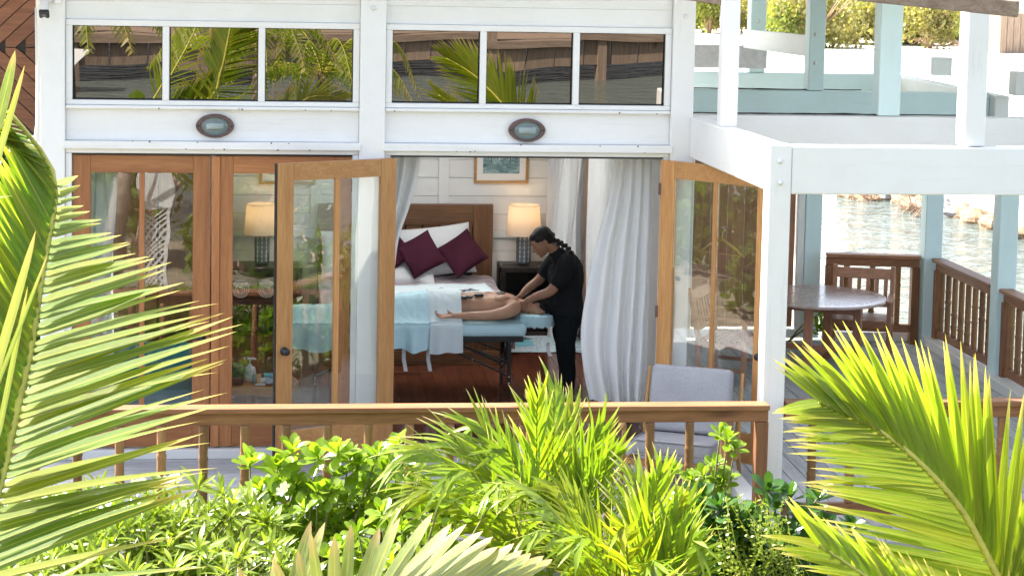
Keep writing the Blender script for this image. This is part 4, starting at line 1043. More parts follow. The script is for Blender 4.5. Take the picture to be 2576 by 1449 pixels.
# ------------------------------------------------------------------ porch armchair
ang = radians(-62 + 90 - 90)      # facing left and towards the camera
Tm = Matrix.Translation((3.185, -1.12, 0)) @ Matrix.Rotation(radians(-24), 4, 'Z') @ Matrix.Diagonal((1.1, 1.06, 1.0, 1))   # local -y = facing
t = thing('porch_armchair', 'mid-century oak armchair with grey wool cushions on the front porch', 'armchair', (3.17, -1.1, 0))
S = Tm @ Matrix.Translation((0, -.02, .365)) @ Matrix.Rotation(radians(-7), 4, 'X')
o = soft((-.30, -.32, -.065), (.30, .28, .065), .04, M['greyfab'], 'seat_cushion', t, S)
Bk = Tm @ Matrix.Translation((0, .30, .66)) @ Matrix.Rotation(radians(-17), 4, 'X')
soft((-.305, -.06, -.27), (.305, .06, .27), .04, M['greyfab'], 'back_cushion', t, Bk)
for cush, Mx, w_, h_, d_, ax in ((o, S, .29, .30, -.058, 2),):
    for zz in (-.055, .055):
        MB().tube([Mx @ V((cos(q * pi / 24 + .0) ** 1 * 0 + px, py, zz)) for q, (px, py) in enumerate(((-.30, .27), (-.30, -.29), (-.27, -.32), (.27, -.32), (.30, -.29), (.30, .27)))], .006, 6).build('piping', M['greyfab'], cush, smooth=True)
for s in (-1, 1):
    MB().tube([Tm @ V((s * .355, .475, .875)), Tm @ V((s * .355, .40, .60)), Tm @ V((s * .35, .36, .40)), Tm @ V((s * .35, .42, .18)), Tm @ V((s * .355, .48, .0))], [.012, .02, .026, .02, .013], 10, [.02, .028, .03, .025, .016]).build('rear_leg', M['oak_z'], t, smooth=True)
    MB().tube([Tm @ V((s * .37, -.34, 0)), Tm @ V((s * .36, -.31, .30)), Tm @ V((s * .36, -.29, .56))], [.014, .022, .018], 10).build('front_leg', M['oak_z'], t, smooth=True)
    MB().tube([Tm @ V((s * .36, -.40, .555)), Tm @ V((s * .37, -.30, .585)), Tm @ V((s * .37, .05, .59)), Tm @ V((s * .36, .40, .56))], [.022, .032, .034, .024], 10, [.012, .014, .014, .012]).build('armrest', M['oak_y'], t, smooth=True)
    MB().bar(Tm @ V((s * .345, -.30, .27)), Tm @ V((s * .345, .40, .22)), .028, .06).build('side_rail', M['oak_y'], t, bevel=.006)
MB().bar(Tm @ V((-.35, -.31, .275)), Tm @ V((.35, -.31, .275)), .028, .055).build('front_rail', M['oak_x'], t, bevel=.006)
MB().bar(Tm @ V((-.35, .40, .24)), Tm @ V((.35, .40, .24)), .028, .05).build('rear_rail', M['oak_x'], t, bevel=.006)

# ------------------------------------------------------------------ round table and slatted chairs on the side deck
tc = V((5.60, 3.63, 0)); R_ = .70; TZ = .745
t = thing('round_table', 'round slatted teak table on the side deck by the water', 'table', tc)
m, nt, b = _mat('varnished_teak_top')
n = _noise(nt, _coords(nt, (.3, 1, 1)), 22, 5); rr = _ramp(nt, n.outputs[0], [(.3, (.30, .20, .17)), (.65, (.46, .34, .29))])
nt.links.new(rr.outputs[0], b.inputs['Base Color']); b.inputs['Roughness'].default_value = .16; b.inputs['Specular IOR Level'].default_value = .8; M['tabletop'] = m
ro = radians(32)
def rim():
    mm = MB(); n_ = 64; vs = []
    for r_, z in ((R_ - .09, TZ - .03), (R_, TZ - .03), (R_ + .006, TZ - .018), (R_, TZ), (R_ - .09, TZ)):
        vs += [(tc.x + r_ * cos(2 * pi * j / n_), tc.y + r_ * sin(2 * pi * j / n_), z) for j in range(n_)]
    fs = []
    for i in range(5):
        for j in range(n_):
            q = (j + 1) % n_; ii = (i + 1) % 5
            fs.append((i * n_ + j, i * n_ + q, ii * n_ + q, ii * n_ + j))
    return mm.add(vs, fs)
rim().build('rim', M['tabletop'], t, smooth=False)
ri = R_ - .092
for qd in range(4):                                     # four quarters, slats at right angles to their neighbours
    a0 = ro + qd * pi / 2; ex = V((cos(a0), sin(a0), 0)); ey = V((-sin(a0), cos(a0), 0))
    n_ = 7; w_ = (ri - .02) / n_
    for i in range(n_):
        u0, u1 = .02 + i * w_ + .008, .02 + (i + 1) * w_ - .008
        l0, l1 = sqrt(max(ri ** 2 - u0 ** 2, 0)), sqrt(max(ri ** 2 - u1 ** 2, 0))
        if l1 < .05: continue
        f = (lambda u, l: tc + ex * u + ey * l) if qd % 2 == 0 else (lambda u, l: tc + ex * l + ey * u)
        p = [f(u0, .02), f(u1, .02), f(u1, l1), f(u0, l0)]
        if qd % 2: p = p[::-1]
        MB().hexa([q + V((0, 0, TZ - .026)) for q in p] + [q + V((0, 0, TZ - .001)) for q in p]).build('slat', M['tabletop'], t)
    MB().bar(tc + ex * .0 + V((0, 0, TZ - .014)), tc + ex * ri + V((0, 0, TZ - .014)), .034, .024).build('divider', M['tabletop'], t)
for a in (ro + .5, ro + .5 + pi / 2, ro + .5 + pi, ro + .5 + 1.5 * pi):
    p = tc + V((cos(a), sin(a), 0)) * .42
    MB().bar((p.x, p.y, 0.004), (p.x, p.y, TZ - .033), .085, .085, (cos(a), sin(a), 0)).build('leg', M['teak_z'], t, bevel=.008)
for a in (ro + .5, ro + .5 + pi / 2):
    d = V((cos(a), sin(a), 0)) * .375
    for z in ((.12, TZ - .08) if a < ro + 1 else (.185, TZ - .145)): MB().bar(tc - d + V((0, 0, z)), tc + d + V((0, 0, z)), .05, .06).build('stretcher', M['teak_x'], t, bevel=.004)

def slat_chair(label, x, y, deg):
    T = Matrix.Translation((x, y, 0)) @ Matrix.Rotation(radians(deg), 4, 'Z')    # local -y = facing
    t = thing('slatted_chair', label, 'chair', (x, y, 0), 'slatted teak chairs at the round table')
    w_, d_ = .62, .50
    def B(a, b_, n_, ax, bev=.006): return MB().box(a, b_).build(n_, M['teak_' + ax], t, M=T, bevel=bev)
    for s in (-1, 1):
        x0 = s * w_ / 2
        MB().hexa([T @ V(p) for p in ((x0 - .025, .20, .003), (x0 + .025, .20, .003), (x0 + .025, .26, .003), (x0 - .025, .26, .003), (x0 - .025, .22, .45), (x0 + .025, .22, .45), (x0 + .025, .27, .45), (x0 - .025, .27, .45))]).build('rear_leg', M['teak_z'], t, bevel=.006)
        MB().hexa([T @ V(p) for p in ((x0 - .025, .22, .451), (x0 + .025, .22, .451), (x0 + .025, .27, .451), (x0 - .025, .27, .451), (x0 - .025, .33, .94), (x0 + .025, .33, .94), (x0 + .025, .37, .94), (x0 - .025, .37, .94))]).build('back_post', M['teak_z'], t, bevel=.01)
        B((x0 - .025, -.26, .003), (x0 + .025, -.21, .638), 'front_leg', 'z')
        B((x0 - .032, -.31, .64), (x0 + .032, .26, .668), 'armrest', 'y', .01)
        B((x0 - .018, -.208, .36), (x0 + .018, .215, .42), 'side_rail', 'y')
        B((x0 - .016, -.208, .12), (x0 + .016, .205, .16), 'stretcher', 'y')
    B((-w_ / 2 + .026, -.25, .36), (w_ / 2 - .026, -.22, .42), 'front_rail', 'x')
    B((-w_ / 2 + .026, .222, .37), (w_ / 2 - .026, .25, .42), 'rear_rail', 'x')
    for i in range(7):
        y0 = -.265 + i * .072
        B((-w_ / 2 + .027, y0, .421), (w_ / 2 - .027, y0 + .055, .442), 'seat_slat', 'x', .004)
    def Q(a): return T @ Matrix.Translation((0, .235, .45)) @ Matrix.Rotation(radians(-12.4), 4, 'X')
    K = Q(0)
    MB().box((-w_ / 2 + .026, -.012, .36), (w_ / 2 - .026, .018, .475)).build('top_rail', M['teak_x'], t, M=K, bevel=.006)
    MB().box((-w_ / 2 + .026, -.01, .06), (w_ / 2 - .026, .016, .11)).build('lower_rail', M['teak_x'], t, M=K, bevel=.005)
    for i in range(6):
        xx = -w_ / 2 + .07 + i * (w_ - .14) / 5
        MB().box((xx - .021, -.006, .111), (xx + .021, .012, .359)).build('back_slat', M['teak_z'], t, M=K, bevel=.003)
    return t
slat_chair('slatted teak armchair beyond the round table, its back to the water', 6.20, 4.10, -20)
slat_chair('slatted teak armchair seen through the right open door glass', 4.52, 3.05, 62)

# clothes hanger on the folded right door
t = thing('clothes_hanger', 'wooden clothes hanger hung behind the glass of the right open door', 'hanger', TR @ V((.62, .07, 1.6)))
hz_ = 1.93; hx_ = .60
def LP(x, y, z): return TR @ V((x, y, z))
pts = [LP(hx_ + sx * .22, .075, hz_ - .12 + .0) for sx in (-1, 1)]
MB().tube([LP(hx_ - .22, .075, hz_ - .13), LP(hx_ - .12, .075, hz_ - .06), LP(hx_, .075, hz_), LP(hx_ + .12, .075, hz_ - .06), LP(hx_ + .22, .075, hz_ - .13)], [.009, .011, .013, .011, .009], 8).build('shoulder', M['oak_x'], t, smooth=True)
MB().tube([LP(hx_ - .2, .075, hz_ - .125), LP(hx_ + .2, .075, hz_ - .125)], .006, 8).build('trouser_bar', M['oak_x'], t, smooth=True)
MB().tube([LP(hx_, .075, hz_), LP(hx_, .075, hz_ + .05), LP(hx_ + .03, .075, hz_ + .075), LP(hx_ + .01, .075, hz_ + .10), LP(hx_ - .02, .075, hz_ + .09)], .004, 6).build('hook', M['steel'], t, smooth=True)
# ------------------------------------------------------------------ people
def skinmat(name, c, c2):
    m, nt, b = _mat(name)
    n = _noise(nt, _coords(nt, rnd=False), 6, 5); rr = _ramp(nt, n.outputs[0], [(.3, c2), (.65, c)])
    nt.links.new(rr.outputs[0], b.inputs['Base Color']); b.inputs['Roughness'].default_value = .48
    b.inputs['Specular IOR Level'].default_value = .4
    b.inputs['Subsurface Weight'].default_value = .12; b.inputs['Subsurface Radius'].default_value = (.02, .008, .004)
    n2 = _noise(nt, _coords(nt, rnd=False), 90, 2); _bump(nt, b, n2.outputs[0], .08, .004)
    return m
M['skin_w'] = skinmat('brown_skin', (.40, .215, .135), (.32, .16, .098))
M['skin_m'] = skinmat('tanned_skin', (.54, .315, .20), (.44, .235, .145))
m, nt, b = _mat('black_hair')
n = _noise(nt, _coords(nt, (1, 1, .25), False), 60, 4); rr = _ramp(nt, n.outputs[0], [(.35, (.008, .007, .007)), (.7, (.03, .025, .024))])
nt.links.new(rr.outputs[0], b.inputs['Base Color']); b.inputs['Roughness'].default_value = .5; b.inputs['Specular IOR Level'].default_value = .25; _bump(nt, b, n.outputs[0], .6, .01); M['hair'] = m
M['uniform'] = fabric('black_jersey', (.016, .017, .019), 9, .35, .8, .2, 0, 12.0)
M['trouser'] = fabric('black_trousers', (.012, .017, .018), 9, .35, .85, .2, 0, 9.0)
M['shoe'] = plain('black_shoe', (.015, .015, .015), .5)

def organic(mb, name, mat, parent, voxel=.006, smooth=3, **tags):
    """closed overlapping lofts fused into one continuous surface"""
    o = mb.build(name, mat, parent, smooth=True, **tags)
    r = o.modifiers.new('fuse', 'REMESH'); r.mode = 'VOXEL'; r.voxel_size = voxel; r.use_smooth_shade = True
    s = o.modifiers.new('soften', 'SMOOTH'); s.iterations = smooth; s.factor = .5
    return o

def limb(mb, pts, r, ry=None, n=12, up=None, fine=4):
    P_ = [V(p) for p in pts]; k = len(P_) - 1
    ts = [i / (k * fine) for i in range(k * fine + 1)]
    def rad(rr, t):
        x = t * k; i = min(int(x), k - 1); return lerp(rr[i], rr[i + 1], x - i)
    mb.tube([interp(P_, t) for t in ts], [rad(r, t) for t in ts], n, None if ry is None else [rad(ry, t) for t in ts], up)
    mb.ell(P_[0], (r[0],) * 3, nu=10, nv=7); mb.ell(P_[-1], (r[-1],) * 3, nu=10, nv=7)

def hand(mb, wrist, d, nrm, thumb, size=1.0, curl=(25, 35, 30), spread=6, thumb_out=38, thumb_curl=20):
    """d: pointing direction, nrm: palm facing, thumb: side of the thumb; fingers bend towards nrm"""
    d = V(d).normalized(); nrm = V(nrm); nrm = (nrm - d * nrm.dot(d)).normalized(); sd = V(thumb); sd = (sd - d * sd.dot(d) - nrm * sd.dot(nrm)).normalized()
    w = V(wrist); s = size
    # palm: two lofts side by side
    for o_, r_ in ((.022, .017), (0, .018), (-.021, .016)):
        mb.tube([w - d * .01 * s, w + d * .03 * s + sd * o_ * s * .7, w + d * .088 * s + sd * o_ * s], [.017 * s, r_ * s, r_ * .85 * s], 10, [.014 * s, .013 * s, .0105 * s], nrm)
    mb.ell(w + d * .035 * s + sd * .025 * s + nrm * .008 * s, (.018 * s,) * 3, nu=10, nv=7)
    L = (.040, .026, .020)
    for i, (off, ln) in enumerate(((.030, .93), (.010, 1.0), (-.010, .95), (-.029, .78))):
        a = radians(spread) * (1.5 - i); fd = d * cos(a) + sd * sin(a)
        p = w + d * .084 * s + sd * off * s; pts = [p - fd * .02 * s, p]; ang = 0
        for k_ in range(3):
            ang += radians(curl[k_] * (1 + .08 * i)); q = fd * cos(ang) + nrm * sin(ang)
            pts.append(pts[-1] + q * L[k_] * ln * s)
        mb.tube(pts, [.0085 * s, .0092 * s, .0082 * s, .0076 * s, .0055 * s], 8); mb.ell(pts[-1], (.0058 * s,) * 3, nu=8, nv=6)
    a = radians(thumb_out); td = d * cos(a) + sd * sin(a) + nrm * .25
    p = w + d * .022 * s + sd * .028 * s + nrm * .006 * s; q1 = p + td.normalized() * .045 * s
    a2 = radians(thumb_out - thumb_curl); t2 = (d * cos(a2) + sd * sin(a2) + nrm * .35).normalized(); q2 = q1 + t2 * .03 * s; q3 = q2 + (t2 + d * .2).normalized() * .022 * s
    mb.tube([p - td.normalized() * .01, p, q1, q2, q3], [.012 * s, .0135 * s, .0105 * s, .0095 * s, .0065 * s], 8); mb.ell(q3, (.0068 * s,) * 3, nu=8, nv=6)

def head(mb, c, fw, upv, s=1.0):
    """skull, jaw, face features; c = middle of the head, fw = where the face looks, upv = towards the crown"""
    fw = V(fw).normalized(); upv = V(upv); upv = (upv - fw * upv.dot(fw)).normalized(); sd = upv.cross(fw)
    R = Matrix((fw, sd, upv)).transposed(); c = V(c)
    L = lambda x, y, z: c + R @ V((x * s, y * s, z * s))
    E = lambda p, r: mb.ell(L(*p), tuple(q * s for q in r), R, 16, 12)
    E((-.008, 0, .030), (.094, .074, .084)); E((.030, 0, -.020), (.060, .060, .085)); E((.038, 0, -.066), (.042, .047, .040))
    E((.072, 0, -.090), (.020, .022, .018)); E((.068, 0, .030), (.022, .052, .018))                               # chin, brow
    for y in (-1, 1):
        E((.062, y * .036, -.020), (.026, .022, .022)); E((.074, y * .030, .008), (.012, .015, .010))              # cheek, eyeball
        E((-.006, y * .078, -.010), (.018, .010, .031)); E((-.002, y * .079, -.036), (.009, .007, .011))           # ear
        E((.094, y * .012, -.030), (.012, .010, .009))                                                            # nostril
    mb.tube([L(.082, 0, .022), L(.092, 0, .004), L(.108, 0, -.022), L(.104, 0, -.032)], [.008 * s, .010 * s, .0135 * s, .010 * s], 10)
    E((.108, 0, -.026), (.012, .012, .010))
    E((.086, 0, -.052), (.013, .024, .0075)); E((.084, 0, -.064), (.013, .021, .008))                             # lips
    return L, R

# ---- the therapist, standing and leaning to the left over the table
wt = thing('person', 'woman in black uniform with braided hair leaning over and massaging the neck', 'person', (2.72, 2.15, .08))
ws = MB()
hc_ = V((2.452, 2.12, 1.528)); fwv = V((-.82, -.16, -.58)); upv = V((-.48, -.02, .86))
LW, RW = head(ws, hc_, fwv, upv, 1.13)
limb(ws, [(2.635, 2.15, 1.36), (2.585, 2.145, 1.43), LW(-.03, 0, -.05)], [.075, .058, .056])
limb(ws, [(2.71, 2.15, .85), (2.71, 2.15, 1.05), (2.70, 2.15, 1.25), (2.655, 2.15, 1.37)], [.11, .105, .115, .08], [.13, .125, .15, .14], up=(0, 1, 0))
# near arm (towards the camera) and far arm
limb(ws, [(2.675, 1.985, 1.335), (2.60, 1.94, 1.20), (2.515, 1.925, 1.085), (2.40, 1.95, 1.035), (2.305, 1.985, .985)], [.062, .056, .047, .043, .030])
limb(ws, [(2.615, 2.32, 1.335), (2.53, 2.36, 1.22), (2.455, 2.37, 1.115), (2.36, 2.345, 1.05), (2.285, 2.305, .985)], [.060, .054, .045, .041, .029])
hand(ws, (2.297, 1.995, .972), (-.35, .22, -.80), (.35, .85, .10), (-.85, .25, .35), 1.0, (30, 40, 30), 5, 30, 15)
hand(ws, (2.278, 2.298, .978), (-.42, -.25, -.62), (.3, -.85, -.2), (-.8, -.2, .4), 1.0, (30, 40, 30), 5, 32, 15)
organic(ws, 'body', M['skin_w'], wt, .0055, 3)
sh = MB()
limb(sh, [(2.70, 2.15, .84), (2.70, 2.15, .93), (2.70, 2.15, 1.04), (2.705, 2.15, 1.16), (2.700, 2.15, 1.26), (2.672, 2.15, 1.345), (2.63, 2.15, 1.395)],
     [.165, .165, .152, .160, .160, .122, .062], [.205, .20, .185, .19, .205, .19, .085], 20, (0, 1, 0))
sh.ell((2.615, 2.15, 1.17), (.10, .155, .16), Matrix.Rotation(-.2, 3, 'Y')); sh.ell((2.605, 2.15, .97), (.15, .17, .15)); sh.ell((2.745, 2.15, .88), (.115, .17, .12))
limb(sh, [(2.675, 2.03, 1.345), (2.665, 1.975, 1.325), (2.61, 1.935, 1.215), (2.588, 1.932, 1.175)], [.085, .085, .082, .080])
limb(sh, [(2.64, 2.26, 1.345), (2.61, 2.33, 1.325), (2.545, 2.36, 1.235), (2.52, 2.365, 1.20)], [.083, .083, .079, .076])
limb(sh, [(2.625, 2.15, 1.385), (2.588, 2.147, 1.418)], [.085, .072])
organic(sh, 'shirt', M['uniform'], wt, .007, 2)
pa = MB()
limb(pa, [(2.72, 2.15, .90), (2.715, 2.15, .80), (2.70, 2.15, .72)], [.150, .155, .13], [.185, .19, .17], 20, (0, 1, 0))
for sy, kx, ax_ in ((-.085, 2.66, 2.715), (.09, 2.70, 2.735)):
    limb(pa, [(2.715, 2.15 + sy, .82), (2.69, 2.15 + sy * 1.05, .64), (kx + .03, 2.15 + sy * 1.1, .46), (ax_ + .0, 2.15 + sy * 1.1, .28), (ax_, 2.15 + sy * 1.1, .13)], [.118, .108, .088, .080, .072])
organic(pa, 'trousers', M['trouser'], wt, .007, 2)
for sy, ax_ in ((-.094, 2.715), (.099, 2.735)):
    so = MB(); limb(so, [(ax_ + .03, 2.15 + sy, .125), (ax_ - .06, 2.15 + sy, .115), (ax_ - .17, 2.15 + sy, .105)], [.042, .040, .028], [.045, .045, .04])
    so.box((ax_ - .19, 2.15 + sy - .042, .081), (ax_ + .065, 2.15 + sy + .042, .10))
    organic(so, 'shoe', M['shoe'], wt, .006, 2)
# hair: close cap drawn back, then a braid
ha = MB()
for p, r in (((-.022, 0, .046), (.096, .083, .080)), ((-.055, 0, .010), (.066, .076, .072)), ((.022, 0, .074), (.060, .062, .040))):
    ha.ell(LW(*p), tuple(q * 1.12 for q in r), RW, 20, 14)
for y in (-1, 1): ha.ell(LW(-.048, y * .058, .036), (.05, .024, .048), RW, 12, 9); ha.ell(LW(.020, y * .058, .050), (.05, .022, .032), RW, 12, 9)
organic(ha, 'hair', M['hair'], wt, .0055, 2)
br = MB()
bp = [LW(-.095, -.015, .02), V((2.585, 2.09, 1.535)), V((2.64, 2.07, 1.51)), V((2.695, 2.06, 1.475)), V((2.735, 2.06, 1.425)), V((2.745, 2.06, 1.40))]
for i in range(15):
    t_ = i / 14; p = interp(bp, t_); q = interp(bp, min(t_ + .04, 1)) - interp(bp, max(t_ - .04, 0)); s_ = 1 if i % 2 else -1
    off = V((0, 0, 1)).cross(q).normalized() * .012 * s_; r = lerp(.030, .017, t_)
    br.ell(p + off + V((0, 0, .006 * s_)), (r, r * .85, r * 1.0), basis(q, (0, 0, 1), (0, 0, 0)).to_3x3() @ Matrix.Rotation(.6 * s_, 3, 'Z'), 10, 8)
br.build('braid', M['hair'], wt, smooth=True, kind='stuff')
MB().ell(LW(-.012, -.083, -.048), (.004, .004, .005)).build('earring', M['steel'], wt, smooth=True)
fc = MB()
for y in (-1, 1):
    fc.tube([LW(.090, y * .014, .034), LW(.092, y * .028, .040), LW(.080, y * .048, .034)], [.003, .004, .002], 6)
    fc.tube([LW(.0885, y * .018, .002), LW(.0895, y * .030, -.001), LW(.081, y * .044, .004)], [.0018, .0028, .0018], 6)
fc.build('brows_and_lashes', M['hair'], wt, smooth=True, kind='stuff')
MB().tube([LW(.098, -.022, -.0585), LW(.1025, 0, -.0575), LW(.098, .022, -.0585)], [.001, .0025, .001], 6).build('mouth_line', plain('lip_shadow', (.10, .03, .025), .5), wt, smooth=True)

# ---- the man lying face down
mt_ = thing('person', 'shirtless dark haired man lying face down on the massage table with stones on his back', 'person', (1.9, 2.23, .78))
mb = MB()
# trunk: narrow waist, broad shoulder blades
secs = [((1.42, 2.23, .885), .165, .105), ((1.56, 2.23, .885), .165, .108), ((1.70, 2.23, .886), .150, .104), ((1.84, 2.23, .892), .160, .114), ((1.97, 2.23, .896), .178, .124),
        ((2.08, 2.23, .895), .190, .128), ((2.16, 2.23, .888), .186, .116), ((2.225, 2.23, .875), .14, .085), ((2.27, 2.225, .868), .085, .066)]
ts = [i / 40 for i in range(41)]
cp = [V(s_[0]) for s_ in secs]; k = len(secs) - 1
def sec(q, t_):
    x = t_ * k; i = min(int(x), k - 1); return lerp(secs[i][q], secs[i + 1][q], x - i)
mb.tube([interp(cp, t_) for t_ in ts], [sec(1, t_) for t_ in ts], 24, [sec(2, t_) for t_ in ts], (0, 0, 1))
for y in (2.125, 2.335):
    mb.ell((2.075, y, .975), (.085, .055, .040), Matrix.Rotation(.35 if y < 2.2 else -.35, 3, 'Z'), 14, 10)       # shoulder blade
    mb.tube([(1.50, y + (2.23 - y) * .55, .975), (1.80, y + (2.23 - y) * .55, .985), (2.02, y + (2.23 - y) * .6, .995)], .03, 10)  # muscles beside the spine
    mb.ell((1.45, y, .93), (.13, .095, .095), None, 14, 10)
for y in (2.12, 2.36): limb(mb, [(1.40, y, .88), (1.0, y, .86), (.75, y, .845), (.45, y, .84)], [.10, .075, .062, .045])
limb(mb, [(2.24, 2.225, .885), (2.34, 2.22, .885)], [.075, .064])
# near arm, palm up on the sheet; far arm alongside
limb(mb, [(2.165, 2.085, .905), (2.175, 2.02, .905), (2.10, 1.965, .875), (1.98, 1.945, .855), (1.875, 1.94, .848), (1.75, 1.930, .848), (1.665, 1.925, .850), (1.595, 1.92, .850)],
     [.070, .074, .062, .052, .045, .043, .033, .027], [.070, .074, .062, .050, .045, .042, .030, .023], 14)
limb(mb, [(2.165, 2.375, .905), (2.165, 2.45, .90), (2.02, 2.51, .855), (1.87, 2.515, .838), (1.72, 2.51, .832), (1.60, 2.50, .828)], [.07, .072, .056, .045, .042, .028])
hand(mb, (1.597, 1.92, .850), (-1, .02, -.02), (0, -.35, 1), (0, 1, .3), 1.1, (8, 18, 16), 9, 48, 8)
hand(mb, (1.602, 2.50, .828), (-1, .0, .0), (0, .2, 1), (0, -1, .2), 1.05, (14, 26, 22), 5, 42, 12)
hm = V((2.435, 2.205, .893))
LM, RM = head(mb, hm, (.10, -.30, -.95), (.985, -.10, .14), 1.03)
organic(mb, 'body', M['skin_m'], mt_, .0062, 3)
hh = MB()
for p, r in (((-.024, 0, .044), (.098, .084, .080)), ((-.050, 0, .012), (.064, .078, .070)), ((.02, 0, .074), (.062, .064, .040))):
    hh.ell(LM(*p), tuple(q * 1.05 for q in r), RM, 20, 14)
rd = random.Random(3)
for i in range(150):
    a, b_ = rd.uniform(-1.3, 1.3), rd.uniform(-1.2, 2.4)
    p = LM(-.030 - .092 * cos(a) * max(cos(b_ * .7), -.2), .086 * sin(a), .045 + .075 * sin(b_)); hh.ell(p, (rd.uniform(.012, .02),) * 3, None, 6, 5)
organic(hh, 'hair', M['hair'], mt_, .005, 1)

sb = MB()
# stones along the spine, resting on the skin
for i, (px, py, r, top) in enumerate(((1166, 753, (.052, .036, .018), .992), (1182, 754, (.030, .024, .015), .992), (1206, 747, (.048, .036, .020), 1.004), (1230, 742, (.034, .027, .016), 1.010), (1262, 744, (.050, .036, .015), 1.016))):
    x = at(px, py, Y=2.10).x
    stone(('large black stone lowest on the back of the lying man, beside the towel', 'small black stone second from the towel on the back of the lying man', 'large black stone at the middle of the back of the lying man',
           'small black stone above the middle of the back of the lying man', 'flat black stone between the shoulder blades, nearest the hands')[i], (x, (2.125, 2.12, 2.16, 2.20, 2.20)[i], (.994, .994, 1.008, 1.012, 1.018)[i]), r, rd.uniform(-30, 30), 12 if i < 2 else 6, 'hot stones on the back')
# ------------------------------------------------------------------ plants in front of the porch
def leaf_mesh(name, mat, shape, n=8, fold=.25, droop=.12, twist=0.0, seed=0, wav=0.0, asp=.05):
    """leaf of length 1 along +x, unit half width, V-folded and drooping; shape(t) = half width"""
    vs = []; rd = random.Random(seed)
    for i in range(n + 1):
        t = i / n; w = shape(t); z = -droop * t * t
        for k_, s in enumerate((-1, 0, 1)):
            a = twist * t; y = s * w; zz = abs(s) * w * fold + wav * sin(t * 9 + seed + s) * w
            vs.append((t - .5, y * cos(a) - zz * sin(a), z + (y * sin(a) + zz * cos(a)) * asp))
    fs = []
    for i in range(n):
        for k_ in (0, 1): fs.append((i * 3 + k_, (i + 1) * 3 + k_, (i + 1) * 3 + k_ + 1, i * 3 + k_ + 1))
    return MB().add(vs, fs).mesh(name, mat, True)
M['coco'] = leafmat('coconut_leaflet', (.26, .36, .030), (.60, .48, .26), .30, .55, .34, .5, .96, ribs=True)
M['coco_dark'] = leafmat('coconut_leaflet_deep_green', (.155, .255, .028), (.52, .38, .10), .25, .45, .44, .35, .95, ribs=True)
M['coco_pale'] = leafmat('coconut_leaflet_faded', (.27, .335, .105), (.50, .34, .20), .35, .34, .32, .5, .90, yellow=(.46, .42, .18), ribs=True)
M['areca'] = leafmat('areca_leaflet', (.22, .33, .030), (.62, .52, .30), .3, .48, .34, .5, .95)
M['scaev'] = leafmat('glossy_shrub_leaf', (.24, .37, .032), None, .25, .50, .24, .6, yellow=(.24, .33, .035))
M['scaev_dark'] = leafmat('glossy_shrub_leaf_deep', (.055, .14, .025), None, .3, .36, .24, .6, yellow=(.09, .19, .03))
M['plum'] = leafmat('spoon_leaf', (.25, .35, .034), None, .3, .48, .28, .6, yellow=(.26, .30, .03))
M['rachis'] = plain('yellow_green_leaf_stalk', (.42, .40, .07), .4, .2, 12)
M['rachis_dark'] = plain('green_leaf_stalk', (.20, .26, .05), .4, .2, 12)
M['stem'] = plain('green_brown_stem', (.17, .17, .06), .6, .25, 20)
M['bark'] = plain('grey_palm_bark', (.22, .18, .14), .9, .35, 9, .6)
M['petal'] = leafmat('white_petal', (.78, .77, .72), None, .05, .3, .5, .2, yellow=(.8, .78, .66))
M['dry'] = plain('dry_palm_fibre', (.42, .28, .20), .8, .3, 20)
blade = lambda t: .5 * min(1, t * 8 + .3) * (1 - t ** 2.1) + .006
strap = lambda t: .5 * min(1, t * 6 + .4) * (1 - t ** 4.5) ** .8 + .01
COCO = {k_: [leaf_mesh('leaflet', M[k_], strap if k_ == 'coco_pale' else blade, 10, .45, dr, tw * 2, i, .05) for i, (dr, tw) in enumerate(((.0, .1), (.03, -.15), (.06, .2), (.02, .0), (.10, -.2)))] for k_ in ('coco', 'coco_dark', 'coco_pale')}
ARE = [leaf_mesh('leaflet', M['areca'], blade, 7, .45, dr, tw, i, .05) for i, (dr, tw) in enumerate(((.15, .2), (.35, -.3), (.55, .4), (.08, 0)))]

